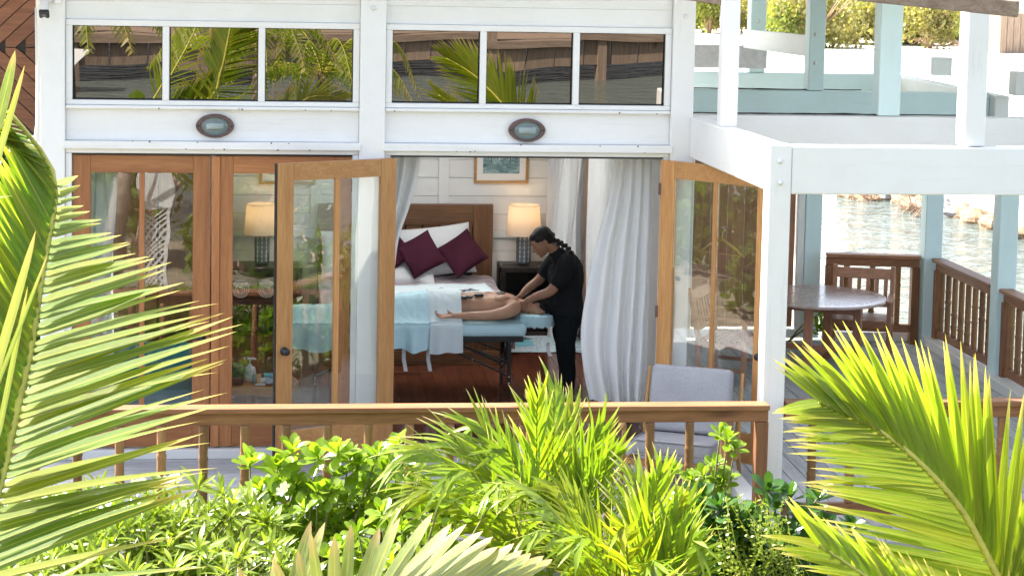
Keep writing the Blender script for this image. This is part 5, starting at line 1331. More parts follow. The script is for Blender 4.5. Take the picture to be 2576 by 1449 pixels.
rp = random.Random(11)
def frond(root, pts, n, length, width, nrm, ang, lift, meshes, stalk, name='frond', r0=.016, r1=.004, t0=.04, sides=(1, -1), jitter=.06, objs=True, gap=None, drop=0.0, bn=None, wob=1.0):
    """one palm leaf: stalk through pts, leaflets on both sides. length/ang/lift: functions of (t, side)"""
    P_ = [V(p) for p in pts]; nrm = V(nrm)
    fine = [interp(P_, i / 200) for i in range(201)]; cum = [0.0]            # even spacing along the stalk
    for a_, b_ in zip(fine, fine[1:]): cum.append(cum[-1] + (b_ - a_).length)
    q_ = 0; even = []
    for i in range(33):
        while q_ < 199 and cum[q_ + 1] < cum[-1] * i / 32: q_ += 1
        even.append(fine[q_].lerp(fine[q_ + 1], min(1, max(0, (cum[-1] * i / 32 - cum[q_]) / max(cum[q_ + 1] - cum[q_], 1e-6)))))
    P_ = even
    N_ = 32; ts = [i / N_ for i in range(N_ + 1)]
    fr = MB().tube([interp(P_, t_) for t_ in ts], [lerp(r0, r1, t_) for t_ in ts], 8, [lerp(r0, r1, t_) * .7 for t_ in ts], nrm).build(name, stalk, root, smooth=True)
    lump = MB()
    for i in range(n):
        for s in sides:
            t_ = t0 + (1 - t0) * (i + .5 * (s < 0) + rp.uniform(-.2, .2)) / n
            if t_ > 1 or (gap and gap(t_, s)): continue
            p = interp(P_, t_); T = (interp(P_, min(t_ + .02, 1)) - interp(P_, max(t_ - .02, 0))).normalized()
            N = (nrm - T * nrm.dot(T)).normalized(); S = T.cross(N) * s
            a = radians(ang(t_, s) + wob * rp.uniform(-4, 4)); l = radians(lift(t_, s) + wob * rp.uniform(-7, 7))
            d = T * cos(a) + (S * cos(l) + N * sin(l)) * sin(a); d.z -= drop * rp.uniform(.5, 1.3); d.normalize()
            L = length(t_, s) * rp.uniform(1 - jitter * 2, 1 + jitter); w = width * rp.uniform(.85, 1.1)
            z = (V(bn) if bn else N * .9 - T * .25) + V((rp.uniform(-.25, .25), rp.uniform(-.25, .25), rp.uniform(-.1, .2))) * wob
            Mx = basis(d, z, p + d * L / 2, L, w, L)
            me = rp.choice(meshes)
            if objs: inst('leaflet', me, Mx, fr)
            else: lump.add([Mx @ v_.co for v_ in me.vertices], [tuple(q.vertices) for q in me.polygons])
    if not objs:
        o = lump.build('leaflets', meshes[0].materials[0], fr, smooth=True, kind='stuff')
    return fr
c1 = lambda v: (lambda t_, s: v)

# left coconut palm, close to the camera
LPm = thing('coconut_palm', 'large coconut palm frond filling the left edge of the photo', 'palm', (-2.2, -9.6, -.3))
MB().tube([(-2.3, -9.7, -.5), (-2.25, -9.7, .5), (-2.1, -9.65, 1.3)], [.16, .13, .11], 14).build('trunk', M['bark'], LPm, smooth=True)
Y0 = -9.5; BN = (-.25, -.50, .83)
pts = [V((-2.05, -9.65, 1.35)), at(-160, 1600, Y=-9.6), at(-40, 1330, Y=-9.55), at(0, 1214, Y=-9.5), at(41, 1036, Y=-9.45), at(80, 860, Y=-9.4), at(108, 678, Y=-9.35), at(140, 500, Y=-9.3), at(128, 420, Y=-9.28), at(80, 350, Y=-9.3), at(20, 280, Y=-9.35)]
def lr_(t_): return lerp(.80, .46, (t_ - .64) / .11) if .64 < t_ <= .75 else lerp(.46, .13, (t_ - .75) / .10) if t_ > .75 else .80
frond(LPm, pts, 88, lambda t_, s: max(.1, lr_(t_)) if s > 0 else lerp(.66, .34, t_), .057, (.15, -.86, .48), lambda t_, s: (62 + 4 * sin(t_ * 9) if s > 0 else 40), lambda t_, s: (-4 if s > 0 else 22), COCO['coco_dark'], M['rachis'], r0=.026, r1=.008, t0=.10, jitter=.05, bn=BN, wob=.55, gap=lambda t_, s: s > 0 and t_ > .895)
pts = [V((-2.05, -9.65, 1.35)), at(-420, 1200, Y=-9.9), at(-300, 860, Y=-10.0), at(-230, 680, Y=-10.05), at(-170, 560, Y=-10.1), at(-120, 490, Y=-10.1)]
frond(LPm, pts, 26, lambda t_, s: lerp(.5, .22, t_ ** 2), .046, (.3, -.8, .5), lambda t_, s: 40 if s > 0 else 44, lambda t_, s: 10, COCO['coco'], M['rachis'], t0=.2, jitter=.08, bn=BN, wob=.5)
pts = [V((-2.05, -9.65, 1.35)), at(-120, 1700, Y=-9.3), at(-60, 1560, Y=-9.3), at(-20, 1460, Y=-9.3)]
frond(LPm, pts, 14, c1(.60), .048, (.2, -.8, .5), lambda t_, s: 66 if s > 0 else 50, c1(-4), COCO['coco'], M['rachis'], t0=.35, jitter=.08, bn=BN, wob=.6)
for (a, b_, w_) in (((-20, 960), (90, 580), .03), ((-10, 330), (38, 128), .035), ((-30, 480), (62, 165), .022), ((-10, 1120), (70, 720), .018), ((-20, 1000), (120, 640), .014)):
    p0, p1 = at(*a, Y=-10.1), at(*b_, Y=-10.0); L_ = (p1 - p0).length
    sp = inst('spear_leaflet', COCO['coco_pale'][a[1] % 5], basis(p1 - p0, (.3, -1, .3), (p0 + p1) / 2, L_, w_, L_ * .4), LPm)

# right coconut palm: several fronds reaching in from the lower right corner
RP = thing('coconut_palm', 'large bright green coconut palm with fronds reaching in from the lower right corner', 'palm', (4.6, -8.2, -.3))
MB().tube([(4.7, -8.2, -.5), (4.65, -8.2, .3), (4.5, -8.2, 1.0)], [.17, .14, .11], 14).build('trunk', M['bark'], RP, smooth=True)
b0 = V((4.45, -8.2, 1.05)); BR = (-.30, -.52, .80)
pts = [b0, at(2640, 1700, Y=-8.35), at(2510, 1449, Y=-8.5), at(2434, 1305, Y=-8.55), at(2364, 1214, Y=-8.6), at(2269, 1123, Y=-8.65), at(2187, 1069, Y=-8.7), at(2104, 1028, Y=-8.75), at(2060, 1012, Y=-8.8)]
def tab(*kv):
    def fn(t_):
        for (a_, u_), (b_, w_) in zip(kv, kv[1:]):
            if t_ <= b_: return lerp(u_, w_, (t_ - a_) / (b_ - a_)) if t_ > a_ else u_
        return kv[-1][1]
    return fn
lo_, up_ = tab((.3, .86), (.60, .84), (.70, .72), (.81, .56), (.89, .45), (1, .24)), tab((.3, .80), (.62, .76), (.81, .60), (.90, .46), (1, .26))
la_, ua_ = tab((.3, 56), (.47, 50), (.61, 43), (.70, 37), (.81, 28), (1, 14)), tab((.3, 30), (.6, 25), (1, 15))
frond(RP, pts, 72, lambda t_, s: lo_(t_) * 1.04 if s < 0 else up_(t_) * 1.13, .060, (-.12, -.90, .36), lambda t_, s: la_(t_) if s < 0 else ua_(t_), lambda t_, s: -3, COCO['coco'], M['rachis'], r0=.034, r1=.008, t0=.14, jitter=.04, bn=BR, wob=.3)
pts = [b0, at(2680, 1860, Y=-8.6), at(2500, 1700, Y=-8.85), at(2330, 1560, Y=-9.0), at(2180, 1450, Y=-9.1), at(2060, 1370, Y=-9.15)]
frond(RP, pts, 46, lambda t_, s: lerp(.70, .30, max(0, (t_ - .4) / .6)), .054, (-.1, -.86, .45), lambda t_, s: lerp(36, 16, t_), lambda t_, s: -4, COCO['coco'], M['rachis'], r0=.024, r1=.006, t0=.12, jitter=.06, bn=BR, wob=.5)
pts = [b0, at(2780, 1660, Y=-7.9), at(2700, 1500, Y=-7.8), at(2630, 1400, Y=-7.75), at(2590, 1330, Y=-7.7)]
frond(RP, pts, 30, lambda t_, s: lerp(.46, .24, t_ ** 1.5), .046, (-.1, -.9, .4), lambda t_, s: lerp(36, 18, t_), lambda t_, s: -6, COCO['coco'], M['rachis'], r0=.022, r1=.006, t0=.2, jitter=.08, bn=BR, wob=.6)

# sun-bleached frond rising at the bottom centre
CP = thing('coconut_palm', 'pale sun bleached palm frond fanning up at the bottom centre', 'palm', (.2, -9.2, -.3))
MB().tube([(.0, -9.3, -.5), (.05, -9.3, .2), (.12, -9.3, .7)], [.15, .12, .10], 14).build('trunk', M['bark'], CP, smooth=True)
pts = [V((.12, -9.3, .75)), at(760, 1760, Y=-9.25), at(820, 1600, Y=-9.3), at(930, 1510, Y=-9.35), at(1060, 1478, Y=-9.35), at(1200, 1470, Y=-9.3), at(1290, 1468, Y=-9.25)]
frond(CP, pts, 30, lambda t_, s: lerp(.46, .26, max(0, (t_ - .3) / .7)) if s < 0 else .3, .054, (-.1, -.85, .5), lambda t_, s: lerp(68, 24, max(0, t_ - .15) / .85) if s < 0 else 50, lambda t_, s: 4, COCO['coco_pale'], M['rachis'], r0=.022, r1=.006, t0=.14, jitter=.07, bn=(-.3, -.6, .74), wob=.5)
pts = [V((.12, -9.3, .75)), at(640, 1800, Y=-9.1), at(660, 1640, Y=-9.1), at(700, 1560, Y=-9.1), at(770, 1500, Y=-9.1)]
frond(CP, pts, 10, c1(.34), .056, (-.1, -.85, .5), lambda t_, s: 38, c1(0), COCO['coco_pale'], M['rachis'], t0=.4, jitter=.12)

# clumps of areca palm at the railing
def areca(name, label, base, fronds, n=20, w=.036, L=.42, seed=0):
    t = thing(name, label, 'palm', base, 'areca palm clumps below the railing')
    for k_, (tip, mid, up_, n_, obj) in enumerate(fronds):
        b_ = V(base) + V((rp.uniform(-.12, .12), rp.uniform(-.12, .12), 0)); tip = V(tip)
        m1 = b_.lerp(tip, .42) + V((0, 0, up_)); m2 = b_.lerp(tip, .8) + V((0, 0, up_ * .75))
        frond(t, [b_, b_.lerp(m1, .55) + V((0, 0, .05)), m1, m2, tip], n_, lambda t_, s: L * (.75 + .5 * sin(pi * t_ ** .8)) * lerp(1.1, .6, t_), w, V((-.1, -.45, .85)) if mid else V((.3, -.8, .3)), lambda t_, s: lerp(46, 12, t_), lambda t_, s: 14, ARE, M['rachis_dark'], r0=.012, r1=.003, t0=.30, jitter=.12, drop=.22, objs=obj)
    return t
def Pt(px, py, Y): return tuple(at(px, py, Y=Y))
B1 = (1.75, -3.75, -.25)
areca('areca_palm', 'tall areca palm clump with arching and upright fronds in front of the railing', B1, [
    (Pt(985, 1175, -4.2), 1, .45, 26, True), (Pt(1060, 1165, -3.6), 1, .5, 26, True), (Pt(1170, 1115, -3.5), 1, .5, 24, True), (Pt(1000, 1275, -4.6), 1, .38, 24, False),
    (Pt(1395, 985, -3.6), 0, .12, 22, True), (Pt(1440, 1030, -3.5), 0, .12, 22, True), (Pt(1350, 1010, -3.9), 0, .15, 22, True), (Pt(1510, 1080, -3.8), 0, .10, 22, False),
    (Pt(1540, 1145, -4.0), 0, .16, 22, False), (Pt(1250, 1135, -4.0), 0, .3, 22, False), (Pt(1130, 1205, -4.8), 1, .35, 22, False), (Pt(1240, 1235, -5.0), 1, .3, 22, False)], L=.52)
B2 = (2.25, -4.6, -.25)
areca('areca_palm', 'lower areca palm clump with drooping tips right of the bleached frond', B2, [
    (Pt(1660, 1195, -4.7), 0, .1, 22, True), (Pt(1725, 1275, -4.7), 0, .15, 20, True), (Pt(1600, 1205, -4.4), 0, .1, 20, True), (Pt(1760, 1375, -5.0), 1, .3, 20, False),
    (Pt(1290, 1245, -5.2), 1, .3, 22, True), (Pt(1400, 1225, -4.6), 0, .2, 22, False), (Pt(1650, 1445, -5.6), 1, .3, 18, False), (Pt(1450, 1375, -5.6), 1, .3, 20, False), (Pt(1330, 1345, -5.6), 1, .25, 20, False), (Pt(1560, 1345, -5.4), 1, .3, 18, False)], L=.48, w=.038)

# glossy round-leaved shrubs: rosettes of spoon leaves on stems
obov = lambda t: .5 * (sin(pi * min(1, t ** 1.9 * .93 + .035)) ** .75) + .02
ROS = {k_: [leaf_mesh('leaf', M[k_], obov, 7, fo, dr, tw, i, 0, .5) for i, (fo, dr, tw) in enumerate(((.18, .10, .1), (.10, .25, -.15), (.3, -.05, .1), (.15, .35, .2)))] for k_ in ('scaev', 'scaev_dark')}
spoon = lambda t: .5 * (lerp(.25, 1.0, t ** 1.5) * (1 - t ** 4)) ** .9 + .01
SPN = [leaf_mesh('leaf', M['plum'], spoon, 7, fo, dr, tw, i, .08, .27) for i, (fo, dr, tw) in enumerate(((.2, .2, .15), (.15, .45, -.2), (.3, .1, .1), (.2, .65, .25)))]
def rosette(parent, c, axis, meshes, L, w, k_, obj, lump, lo=25, hi=80):
    axis = V(axis).normalized(); e1 = axis.orthogonal().normalized(); e2 = axis.cross(e1)
    for i in range(k_):
        a = i * 2.4 + rp.uniform(-.25, .25); q = i / k_; el = radians(lerp(hi, lo - 25, q) + rp.uniform(-9, 9))
        d = (e1 * cos(a) + e2 * sin(a)) * cos(el) + axis * sin(el); l = L * lerp(.6, 1.08, q ** .6) * rp.uniform(.85, 1.12)
        p = c - axis * .035 * q
        Mx = basis(d, axis - d * .2, p + d * l * .5, l, l * w * rp.uniform(.85, 1.15), l); me = rp.choice(meshes)
        if obj: inst('leaf', me, Mx, parent)
        else: lump.add([Mx @ v_.co for v_ in me.vertices], [tuple(f_.vertices) for f_ in me.polygons])
def shrub(label, root, heads, kind='scaev', L=.115, w=.50, leaves=13, near=14, spread=.05, cat='shrub', name='shrub', meshes=None, group=None, filler=0):
    t = thing(name, label, cat, root, group); lump = MB(); root = V(root)
    for i, (c, s_) in enumerate(heads):
        c = V(c); ax = (V((rp.uniform(-.5, .5), rp.uniform(-.75, .1), 1.0)))
        mid = root.lerp(c, .55) + V((rp.uniform(-.06, .06), rp.uniform(-.06, .06), .05))
        st = MB().tube([interp([root, mid, c], q / 6) for q in range(7)], [.011, .010, .009, .008, .007, .006, .005], 6).build('stem', M['stem'], t, smooth=True)
        rosette(st, c, ax, meshes or ROS[kind], L * s_, w, leaves, i < near, lump)
    for _ in range(filler):
        c, s_ = heads[rp.randrange(len(heads))]; c = V(c).lerp(root, rp.uniform(.1, .7)) + V((rp.uniform(-.22, .22), rp.uniform(-.15, .25), rp.uniform(-.08, .06)))
        rosette(None, c, (rp.uniform(-.7, .7), rp.uniform(-.9, .2), .9), meshes or ROS[kind], L * .95, w, leaves - 3, False, lump)
    if lump.v: lump.build('foliage', (meshes or ROS[kind])[0].materials[0], t, smooth=True, kind='stuff')
    return t
def H_(lst, Y): return [(at(p[0], p[1], Y=Y + rp.uniform(-.15, .15)), p[2] if len(p) > 2 else 1.0) for p in lst]
G_ = 'glossy round-leaved shrubs along the railing'
shrub('bright glossy shrub with tall rosettes left of the open doorway, over the railing posts', (-.25, -3.2, -.28), H_([(628, 1165, 1.15), (735, 1135, 1.2), (700, 1175, 1.2), (655, 1230), (745, 1225, 1.1), (690, 1260), (790, 1265), (640, 1300), (720, 1320), (600, 1260)], -3.2), near=10, L=.14, filler=40, group=G_)
shrub('bright glossy shrub directly below the open left door leaf', (.25, -3.3, -.28), H_([(850, 1135, 1.2), (800, 1150, 1.1), (900, 1170, 1.15), (845, 1195, 1.1), (930, 1230), (870, 1260), (800, 1230), (880, 1150, 1.1), (950, 1140), (830, 1235), (920, 1290), (840, 1320), (965, 1180, 1.1)], -3.3), near=10, L=.14, filler=44, group=G_)
shrub('glossy shrub with deep green leaves beside the arching areca fronds', (.75, -2.95, -.28), H_([(1000, 1120, 1.1), (960, 1150, 1.05), (1010, 1165), (930, 1195), (1040, 1210), (980, 1240), (1240, 1120), (1225, 1150), (1160, 1200)], -2.95), near=8, L=.13, filler=40, group=G_)
shrub('tall glossy shrub in front of the porch armchair, one stem standing high', (3.0, -3.1, -.28), H_([(1833, 1105, 1.05), (1812, 1088, .9), (1850, 1125, .9), (1798, 1168, 1.1), (1770, 1195, 1.1), (1740, 1205), (1690, 1180), (1815, 1215), (1760, 1240), (1715, 1250), (1790, 1260)], -3.1), near=11, L=.115, filler=18, group=G_)
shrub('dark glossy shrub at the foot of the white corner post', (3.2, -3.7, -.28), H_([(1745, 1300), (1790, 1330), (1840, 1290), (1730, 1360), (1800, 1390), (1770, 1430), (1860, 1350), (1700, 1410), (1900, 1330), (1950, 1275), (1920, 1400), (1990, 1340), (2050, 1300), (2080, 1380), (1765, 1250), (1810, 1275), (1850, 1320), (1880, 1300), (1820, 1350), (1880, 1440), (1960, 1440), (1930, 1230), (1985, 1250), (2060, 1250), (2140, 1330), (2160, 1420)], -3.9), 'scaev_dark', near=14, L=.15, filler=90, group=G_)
shrub('glossy shrub low in the middle, behind the bleached frond', (.7, -4.6, -.28), H_([(960, 1290), (1010, 1330), (900, 1340), (1060, 1290), (1110, 1250), (860, 1380), (940, 1400), (1180, 1290), (1250, 1240)], -4.4), near=9, L=.13, filler=70, group=G_)
# white flowered bush of narrow spoon leaves
hd_ = [(rp.uniform(180, 640), rp.uniform(1235, 1300), 1) for _ in range(16)] + [(rp.uniform(150, 760), rp.uniform(1290, 1450), 1.0) for _ in range(40)] + [(250, 1225, 1), (330, 1240, 1), (420, 1235, 1), (500, 1225, 1), (560, 1240, 1)] + [(rp.uniform(-60, 200), rp.uniform(1255, 1450), 1) for _ in range(18)]
FB = shrub('bush of narrow spoon leaves with white flowers at the lower left', (-.95, -4.2, -.28), [(at(a, b_, Y=-3.6 - (b_ - 1225) / 225 * 1.2 + rp.uniform(-.1, .1)), 1) for a, b_, _ in hd_], L=.175, w=.27, leaves=14, near=20, cat='bush', name='flowering_bush', meshes=SPN, filler=230)
pet = leaf_mesh('petal', M['petal'], obov, 5, .2, .2, 0, 0, 0, .7)
for (px, py, k_) in ((345, 1222, 6), (430, 1211, 5), (463, 1276, 6), (632, 1240, 6), (595, 1243, 3), (700, 1228, 2), (1075, 1300, 3)):
    fl_ = MB().ell(at(px, py + 6, Y=-3.75), (.012, .012, .02), None, 8, 6).build('flower_head', M['stem'], FB, smooth=True)
    for i in range(k_):
        c = at(px + rp.uniform(-16, 16), py + rp.uniform(-11, 11), Y=-3.78)
        ax = V((rp.uniform(-.5, .5), -.8, rp.uniform(.1, .9))).normalized(); e1 = ax.orthogonal().normalized(); e2 = ax.cross(e1)
        for j in range(5):
            a = j * 2 * pi / 5 + i; d = (e1 * cos(a) + e2 * sin(a)) * .9 + ax * .35; l = .036
            inst('petal', pet, basis(d, ax, c + d.normalized() * l * .5, l, l * .7, l), fl_)
# wispy small-leaved weed by the post
wd = thing('wispy_weed', 'wispy small-leaved weed rising in front of the white corner post', 'plant', (3.3, -4.3, -.28)); lump = MB()
sm = leaf_mesh('tiny', M['areca'], obov, 3, .2, .2)
for i in range(46):
    px, py = rp.uniform(1800, 2010), rp.uniform(1235, 1440); tip = at(px, py, Y=-4.2 + rp.uniform(-.3, .3)); b_ = V((3.3 + rp.uniform(-.5, .4), -4.3 + rp.uniform(-.3, .3), -.28))
    lump.tube([b_, b_.lerp(tip, .5) + V((.03, 0, .05)), tip], [.004, .003, .002], 4)
    for q in range(26):
        p = b_.lerp(tip, .5 + q / 52) + V((rp.uniform(-.02, .02),) * 3); d = V((rp.uniform(-1, 1), rp.uniform(-1, 1), rp.uniform(-.2, 1))); Mx = basis(d, (0, -.5, 1), p, .026, .018, .026)
        lump.add([Mx @ v_.co for v_ in sm.vertices], [tuple(f_.vertices) for f_ in sm.polygons])
lump.build('foliage', M['plum'], wd, smooth=True, kind='stuff')
# ground cover between the shrubs, nobody could count it
gc = MB()
for i in range(1500):
    x, y = rp.uniform(-2.8, 4.6), rp.uniform(-7.2, -3.0); c = V((x, y, soil_h(x, y) + rp.uniform(.02, .28)))
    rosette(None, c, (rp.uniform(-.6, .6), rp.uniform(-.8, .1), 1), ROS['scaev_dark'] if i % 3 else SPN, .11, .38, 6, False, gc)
gc.build('ground_cover', M['scaev_dark'], smooth=True, kind='stuff')
# small plant at the far side of the deck and dark greenery left of the villa
shrub('small leafy plant in the corner behind the round table legs', (5.55, 4.75, 0), H_([(2062, 790, 1), (2066, 815, 1.2), (2056, 830, 1)], 4.75), near=3, L=.2, w=.4, leaves=6)
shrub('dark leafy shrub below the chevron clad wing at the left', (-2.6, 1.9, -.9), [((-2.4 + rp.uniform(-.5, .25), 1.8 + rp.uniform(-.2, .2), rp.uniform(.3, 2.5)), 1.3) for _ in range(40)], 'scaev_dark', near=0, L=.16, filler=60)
# ------------------------------------------------------------------ far shore
m, nt, b = _mat('coral_sand')
n = _noise(nt, _coords(nt, rnd=False), 1.2, 6, .65); n2 = _noise(nt, _coords(nt, rnd=False), 14, 4)
rr = _ramp(nt, n.outputs[0], [(.3, (.58, .54, .46)), (.6, (.74, .70, .62))]); r2 = _ramp(nt, n2.outputs[0], [(.3, (.8, .8, .8)), (.5, (1, 1, 1))])
nt.links.new(_mixc(nt, 1.0, rr.outputs[0], r2.outputs[0], 'MULTIPLY'), b.inputs['Base Color']); b.inputs['Roughness'].default_value = .95
_bump(nt, b, n2.outputs[0], .5, .05); M['sand'] = m
SHORE = [V((-60, 120, 0)), V((-10, 60, 0)), V((6, 36, 0)), at(2080, 478, Z=-1), at(2170, 493, Z=-1), at(2320, 520, Z=-1), at(2400, 548, Z=-1), at(2530, 578, Z=-1), V((19, 15, 0)), V((40, 2, 0)), V((160, -30, 0))]
sh2 = [V((p.x, p.y, 0)) for p in SHORE]
inl = V((.55, .83, 0)).normalized()
def shore(u, v):
    p = interp(sh2, u); d = (v ** 2.2) * 240
    q = p + inl * d; h = -1.25 + .85 * min(1, d / 1.6) ** .7 + .10 * nz(q.x * .5, q.y * .5) + .25 * min(1, d / 40) + .0011 * d
    return (q.x, q.y, h)
MB().grid(shore, 160, 90).build('far_shore', M['sand'], smooth=True, kind='structure')
M['rock'] = plain('pitted_shore_rock', (.30, .20, .12), .9, .6, 5, 1.0)
M['rock_grey'] = plain('grey_shore_rock', (.26, .25, .25), .9, .4, 6, 1.0)
rr_ = random.Random(5)
def rock(c, r, mat, label):
    mb = MB().ell((0, 0, 0), r, Matrix.Rotation(rr_.uniform(0, 3), 3, 'Z'), 16, 11); sd = rr_.uniform(0, 50)
    mb.v = [p * (1 + .38 * nz(p.x / r[0] * 1.1 + sd, p.y / r[0] * 1.1, p.z / r[2] * 1.1) + .20 * nz(p.x / r[0] * 3 + sd, p.y / r[0] * 3, p.z / r[2] * 3)) for p in mb.v]
    o = mb.build('shore_rock', mat, M=Matrix.Translation(c)); tag(o, label, 'rock', 'rocks along the far shoreline')
ORD = 'first second third fourth fifth sixth seventh eighth ninth tenth eleventh twelfth thirteenth fourteenth fifteenth sixteenth seventeenth eighteenth nineteenth twentieth twenty-first twenty-second twenty-third twenty-fourth twenty-fifth twenty-sixth'.split()
for i in range(26):
    px = lerp(2150, 2560, i / 25) + rr_.uniform(-5, 5); py = lerp(493, 590, ((px - 2150) / 410) ** 1.15) + rr_.uniform(-16, 3)
    w_ = at(px, py, Z=-.97); s = rr_.uniform(.16, .40)
    rock(V((w_.x, w_.y, -1.0)), (s, s * rr_.uniform(.7, 1), s * rr_.uniform(.5, .8)), M['rock_grey'] if i in (5, 14, 15, 22) else M['rock'], '%s %s rock from the left along the far waterline' % (ORD[i], 'grey pitted' if i in (5, 14, 15, 22) else 'brown pitted'))
# dry mangrove twigs in front of the rocks
for k_, (px, py) in enumerate(((2182, 500), (2300, 530), (2335, 540))):
    g = MB(); c = at(px, py, Z=-.95)
    for i in range(16): g.tube([c + V((rr_.uniform(-.4, .4), 0, -.1)), c + V((rr_.uniform(-.5, .5), rr_.uniform(-.1, .1), rr_.uniform(.2, .6)))], [.012, .005], 4)
    tag(g.build('dead_branches', M['dry'], kind='stuff'), None)
# scrub along the top of the far sand: separate bushes, leaf clumps through each crown
M['scrub'] = leafmat('coastal_scrub_leaf', (.36, .34, .14), None, .45, .40, .5, .3, yellow=(.55, .46, .27))
M['scrub2'] = leafmat('coastal_scrub_leaf_green', (.26, .31, .09), None, .45, .40, .5, .3, yellow=(.40, .42, .10))
def bush(c, rx, ry, rz, mat, label, k_, ls):
    t = thing('coastal_bush', label, 'bush', c, 'low bushes along the top of the far sand'); g = MB(); c = V(c)
    tw = MB()
    for i in range(9):
        a = rr_.uniform(0, 6.3); tw.tube([c + V((0, 0, -.3)), c + V((cos(a) * rx * .3, sin(a) * ry * .3, rz * .5)), c + V((cos(a) * rx * .8, sin(a) * ry * .8, rz * rr_.uniform(.6, 1.1)))], [.06, .035, .012], 5)
    tw.build('branches', M['dry'], t, kind='stuff')
    lobes = [(V((rr_.uniform(-.7, .7) * rx, rr_.uniform(-.7, .7) * ry, rr_.uniform(.25, .85) * rz)), rr_.uniform(.3, .55)) for _ in range(9)]
    for i in range(k_):
        lc, lr = rr_.choice(lobes); d = V((rr_.gauss(0, 1), rr_.gauss(0, 1), rr_.gauss(0, .9))).normalized() * (rr_.random() ** .3)
        p = c + lc + V((d.x * lr * rx, d.y * lr * ry, d.z * lr * rz))
        if p.z < c.z - .2: continue
        a = V((rr_.gauss(0, 1), rr_.gauss(0, 1), rr_.gauss(0, .6))).normalized(); b_ = a.orthogonal().normalized(); e = a.cross(b_); s = ls * rr_.uniform(.6, 1.4)
        g.add([p - b_ * s - e * s * .5, p + b_ * s - e * s * .4, p + b_ * s * .7 + e * s * .6, p - b_ * s * .6 + e * s * .7], [(0, 1, 2, 3)])
    g.build('crown', mat, t, kind='stuff')
k_ = 0
for row in range(4):
    for i in range(10):
        px = lerp(1760, 2420, i / 9) + rr_.uniform(-30, 30); py = 92 - row * 14 + rr_.uniform(-8, 8) + (14 if px > 2000 else -14)
        w_ = at(px, py, Z=.1); s = rr_.uniform(1.5, 2.6)
        bush((w_.x, w_.y, .05), s * 1.2, s, rr_.uniform(1.6, 2.6), M['scrub2'] if (i + row) % 3 == 0 else M['scrub'], '%s %s bush from the left in the %s row of far shore scrub' % (ORD[i], 'yellow green' if (i + row) % 3 else 'deeper green', ('front', 'second', 'third', 'rear')[row]), 2600, .10)
# grey plank shed, blue crates and driftwood on the sand
c = at(2535, 132, Z=-.05); t = thing('plank_shed', 'weathered grey plank shed on the far sand at the upper right corner', 'shed', c)
for i in range(7):
    a, b_ = at(2515 + i * 17, 130, Y=c.y), at(2531 + i * 17, 128, Y=c.y)
    MB().box((a.x, c.y, c.z - .1), (b_.x, c.y + .04, c.z + 1.9)).build('plank', M['grey_z'], t, bevel=.005)
MB().box((at(2515, 130, Y=c.y).x, c.y + .05, c.z - .1), (at(2640, 130, Y=c.y).x, c.y + 1.6, c.z + 1.88)).build('wall', M['grey_z'], t)
c = at(2278, 108, Z=0)
t = thing('blue_crate', 'small dark blue crate lying on the far sand between the porch posts', 'crate', c)
MB().box(c + V((-.45, -.2, -.1)), c + V((.45, .3, .16))).build('body', plain('blue_plastic', (.03, .10, .22), .5), t, bevel=.02)
MB().box(c + V((-.35, -.1, .17)), c + V((.25, .3, .34))).build('lid', plain('dark_blue_plastic', (.02, .06, .14), .5), t, bevel=.02)
for k_, (px, py, w_) in enumerate(((2330, 113, 1.0), (2390, 117, 1.2))):
    c = at(px, py, Z=0); g = MB()
    for i in range(40):
        a = c + V((rr_.uniform(-w_, w_), rr_.uniform(-.4, .4), rr_.uniform(0, .25))); d = V((rr_.uniform(-1, 1), rr_.uniform(-.6, .6), rr_.uniform(-.15, .3))); g.tube([a, a + d * .6], [.03, .015], 5)
    g.build('driftwood', M['dry'], kind='stuff')

# ------------------------------------------------------------------ across the canal, behind the camera: what the panes mirror
bwk = thing('boardwalk', 'weathered timber boardwalk across the canal mirrored in the upper panes', 'boardwalk', (0, -37, 0))
def planks(x0, x1, y, z0, z1, n, m_='grey_z'):
    w = (x1 - x0) / n
    for i in range(n): MB().box((x0 + i * w + .02, y, z0), (x0 + (i + 1) * w - .02, y + .06, z1)).build('board', M[m_], bwk)
MB().box((-26, -43, .05), (22, -36.0, .25)).build('deck', M['grey_x'], bwk)
planks(-26, 22, -36.2, -.55, .05, 60); planks(-14, 2, -41, .25, 2.9, 50)
for i in range(17): MB().box((-26 + 3 * i, -36.3, -1.5), (-25.75 + 3 * i, -36.05, 1.3)).build('post', M['grey_z'], bwk)
MB().box((-26, -36.25, 1.15), (22, -36.1, 1.3)).build('handrail', M['grey_x'], bwk)
hut = thing('canal_house', 'timber house across the canal mirrored in the upper panes', 'house', (6, -43, .2))
MB().box((3, -47, .25), (20, -42, 3.4)).build('wall', M['grey_x'], hut)
for x in (5, 9, 13, 17): MB().box((x, -41.98, .6), (x + 1.4, -41.9, 2.8)).build('door', M['door_z'], hut)
MB().box((-16, -51, 2.9), (24, -39.5, 3.2)).build('roof', M['grey_y'], hut)
for k_, (x, h) in enumerate(((-20, 4.0), (-8.5, 3.4))):
    w2 = thing('white_boat', ('white hulled boat moored at the left end of the boardwalk across the canal', 'smaller white hulled boat moored near the timber house across the canal')[k_], 'boat', (x, -33, -1))
    MB().hexa([(x - 2.6, -34, -1.1), (x + 2.2, -34, -1.1), (x + 2.2, -32.4, -1.1), (x - 2.6, -32.4, -1.1), (x - 3, -34.3, -.1), (x + 3.4, -33.6, .1), (x + 3.4, -32.8, .1), (x - 3, -32.1, -.1)]).build('hull', M['whiteplastic'], w2)
    MB().box((x - 1.4, -33.8, -.05), (x + .6, -32.6, .9)).build('cabin', M['whiteplastic'], w2)
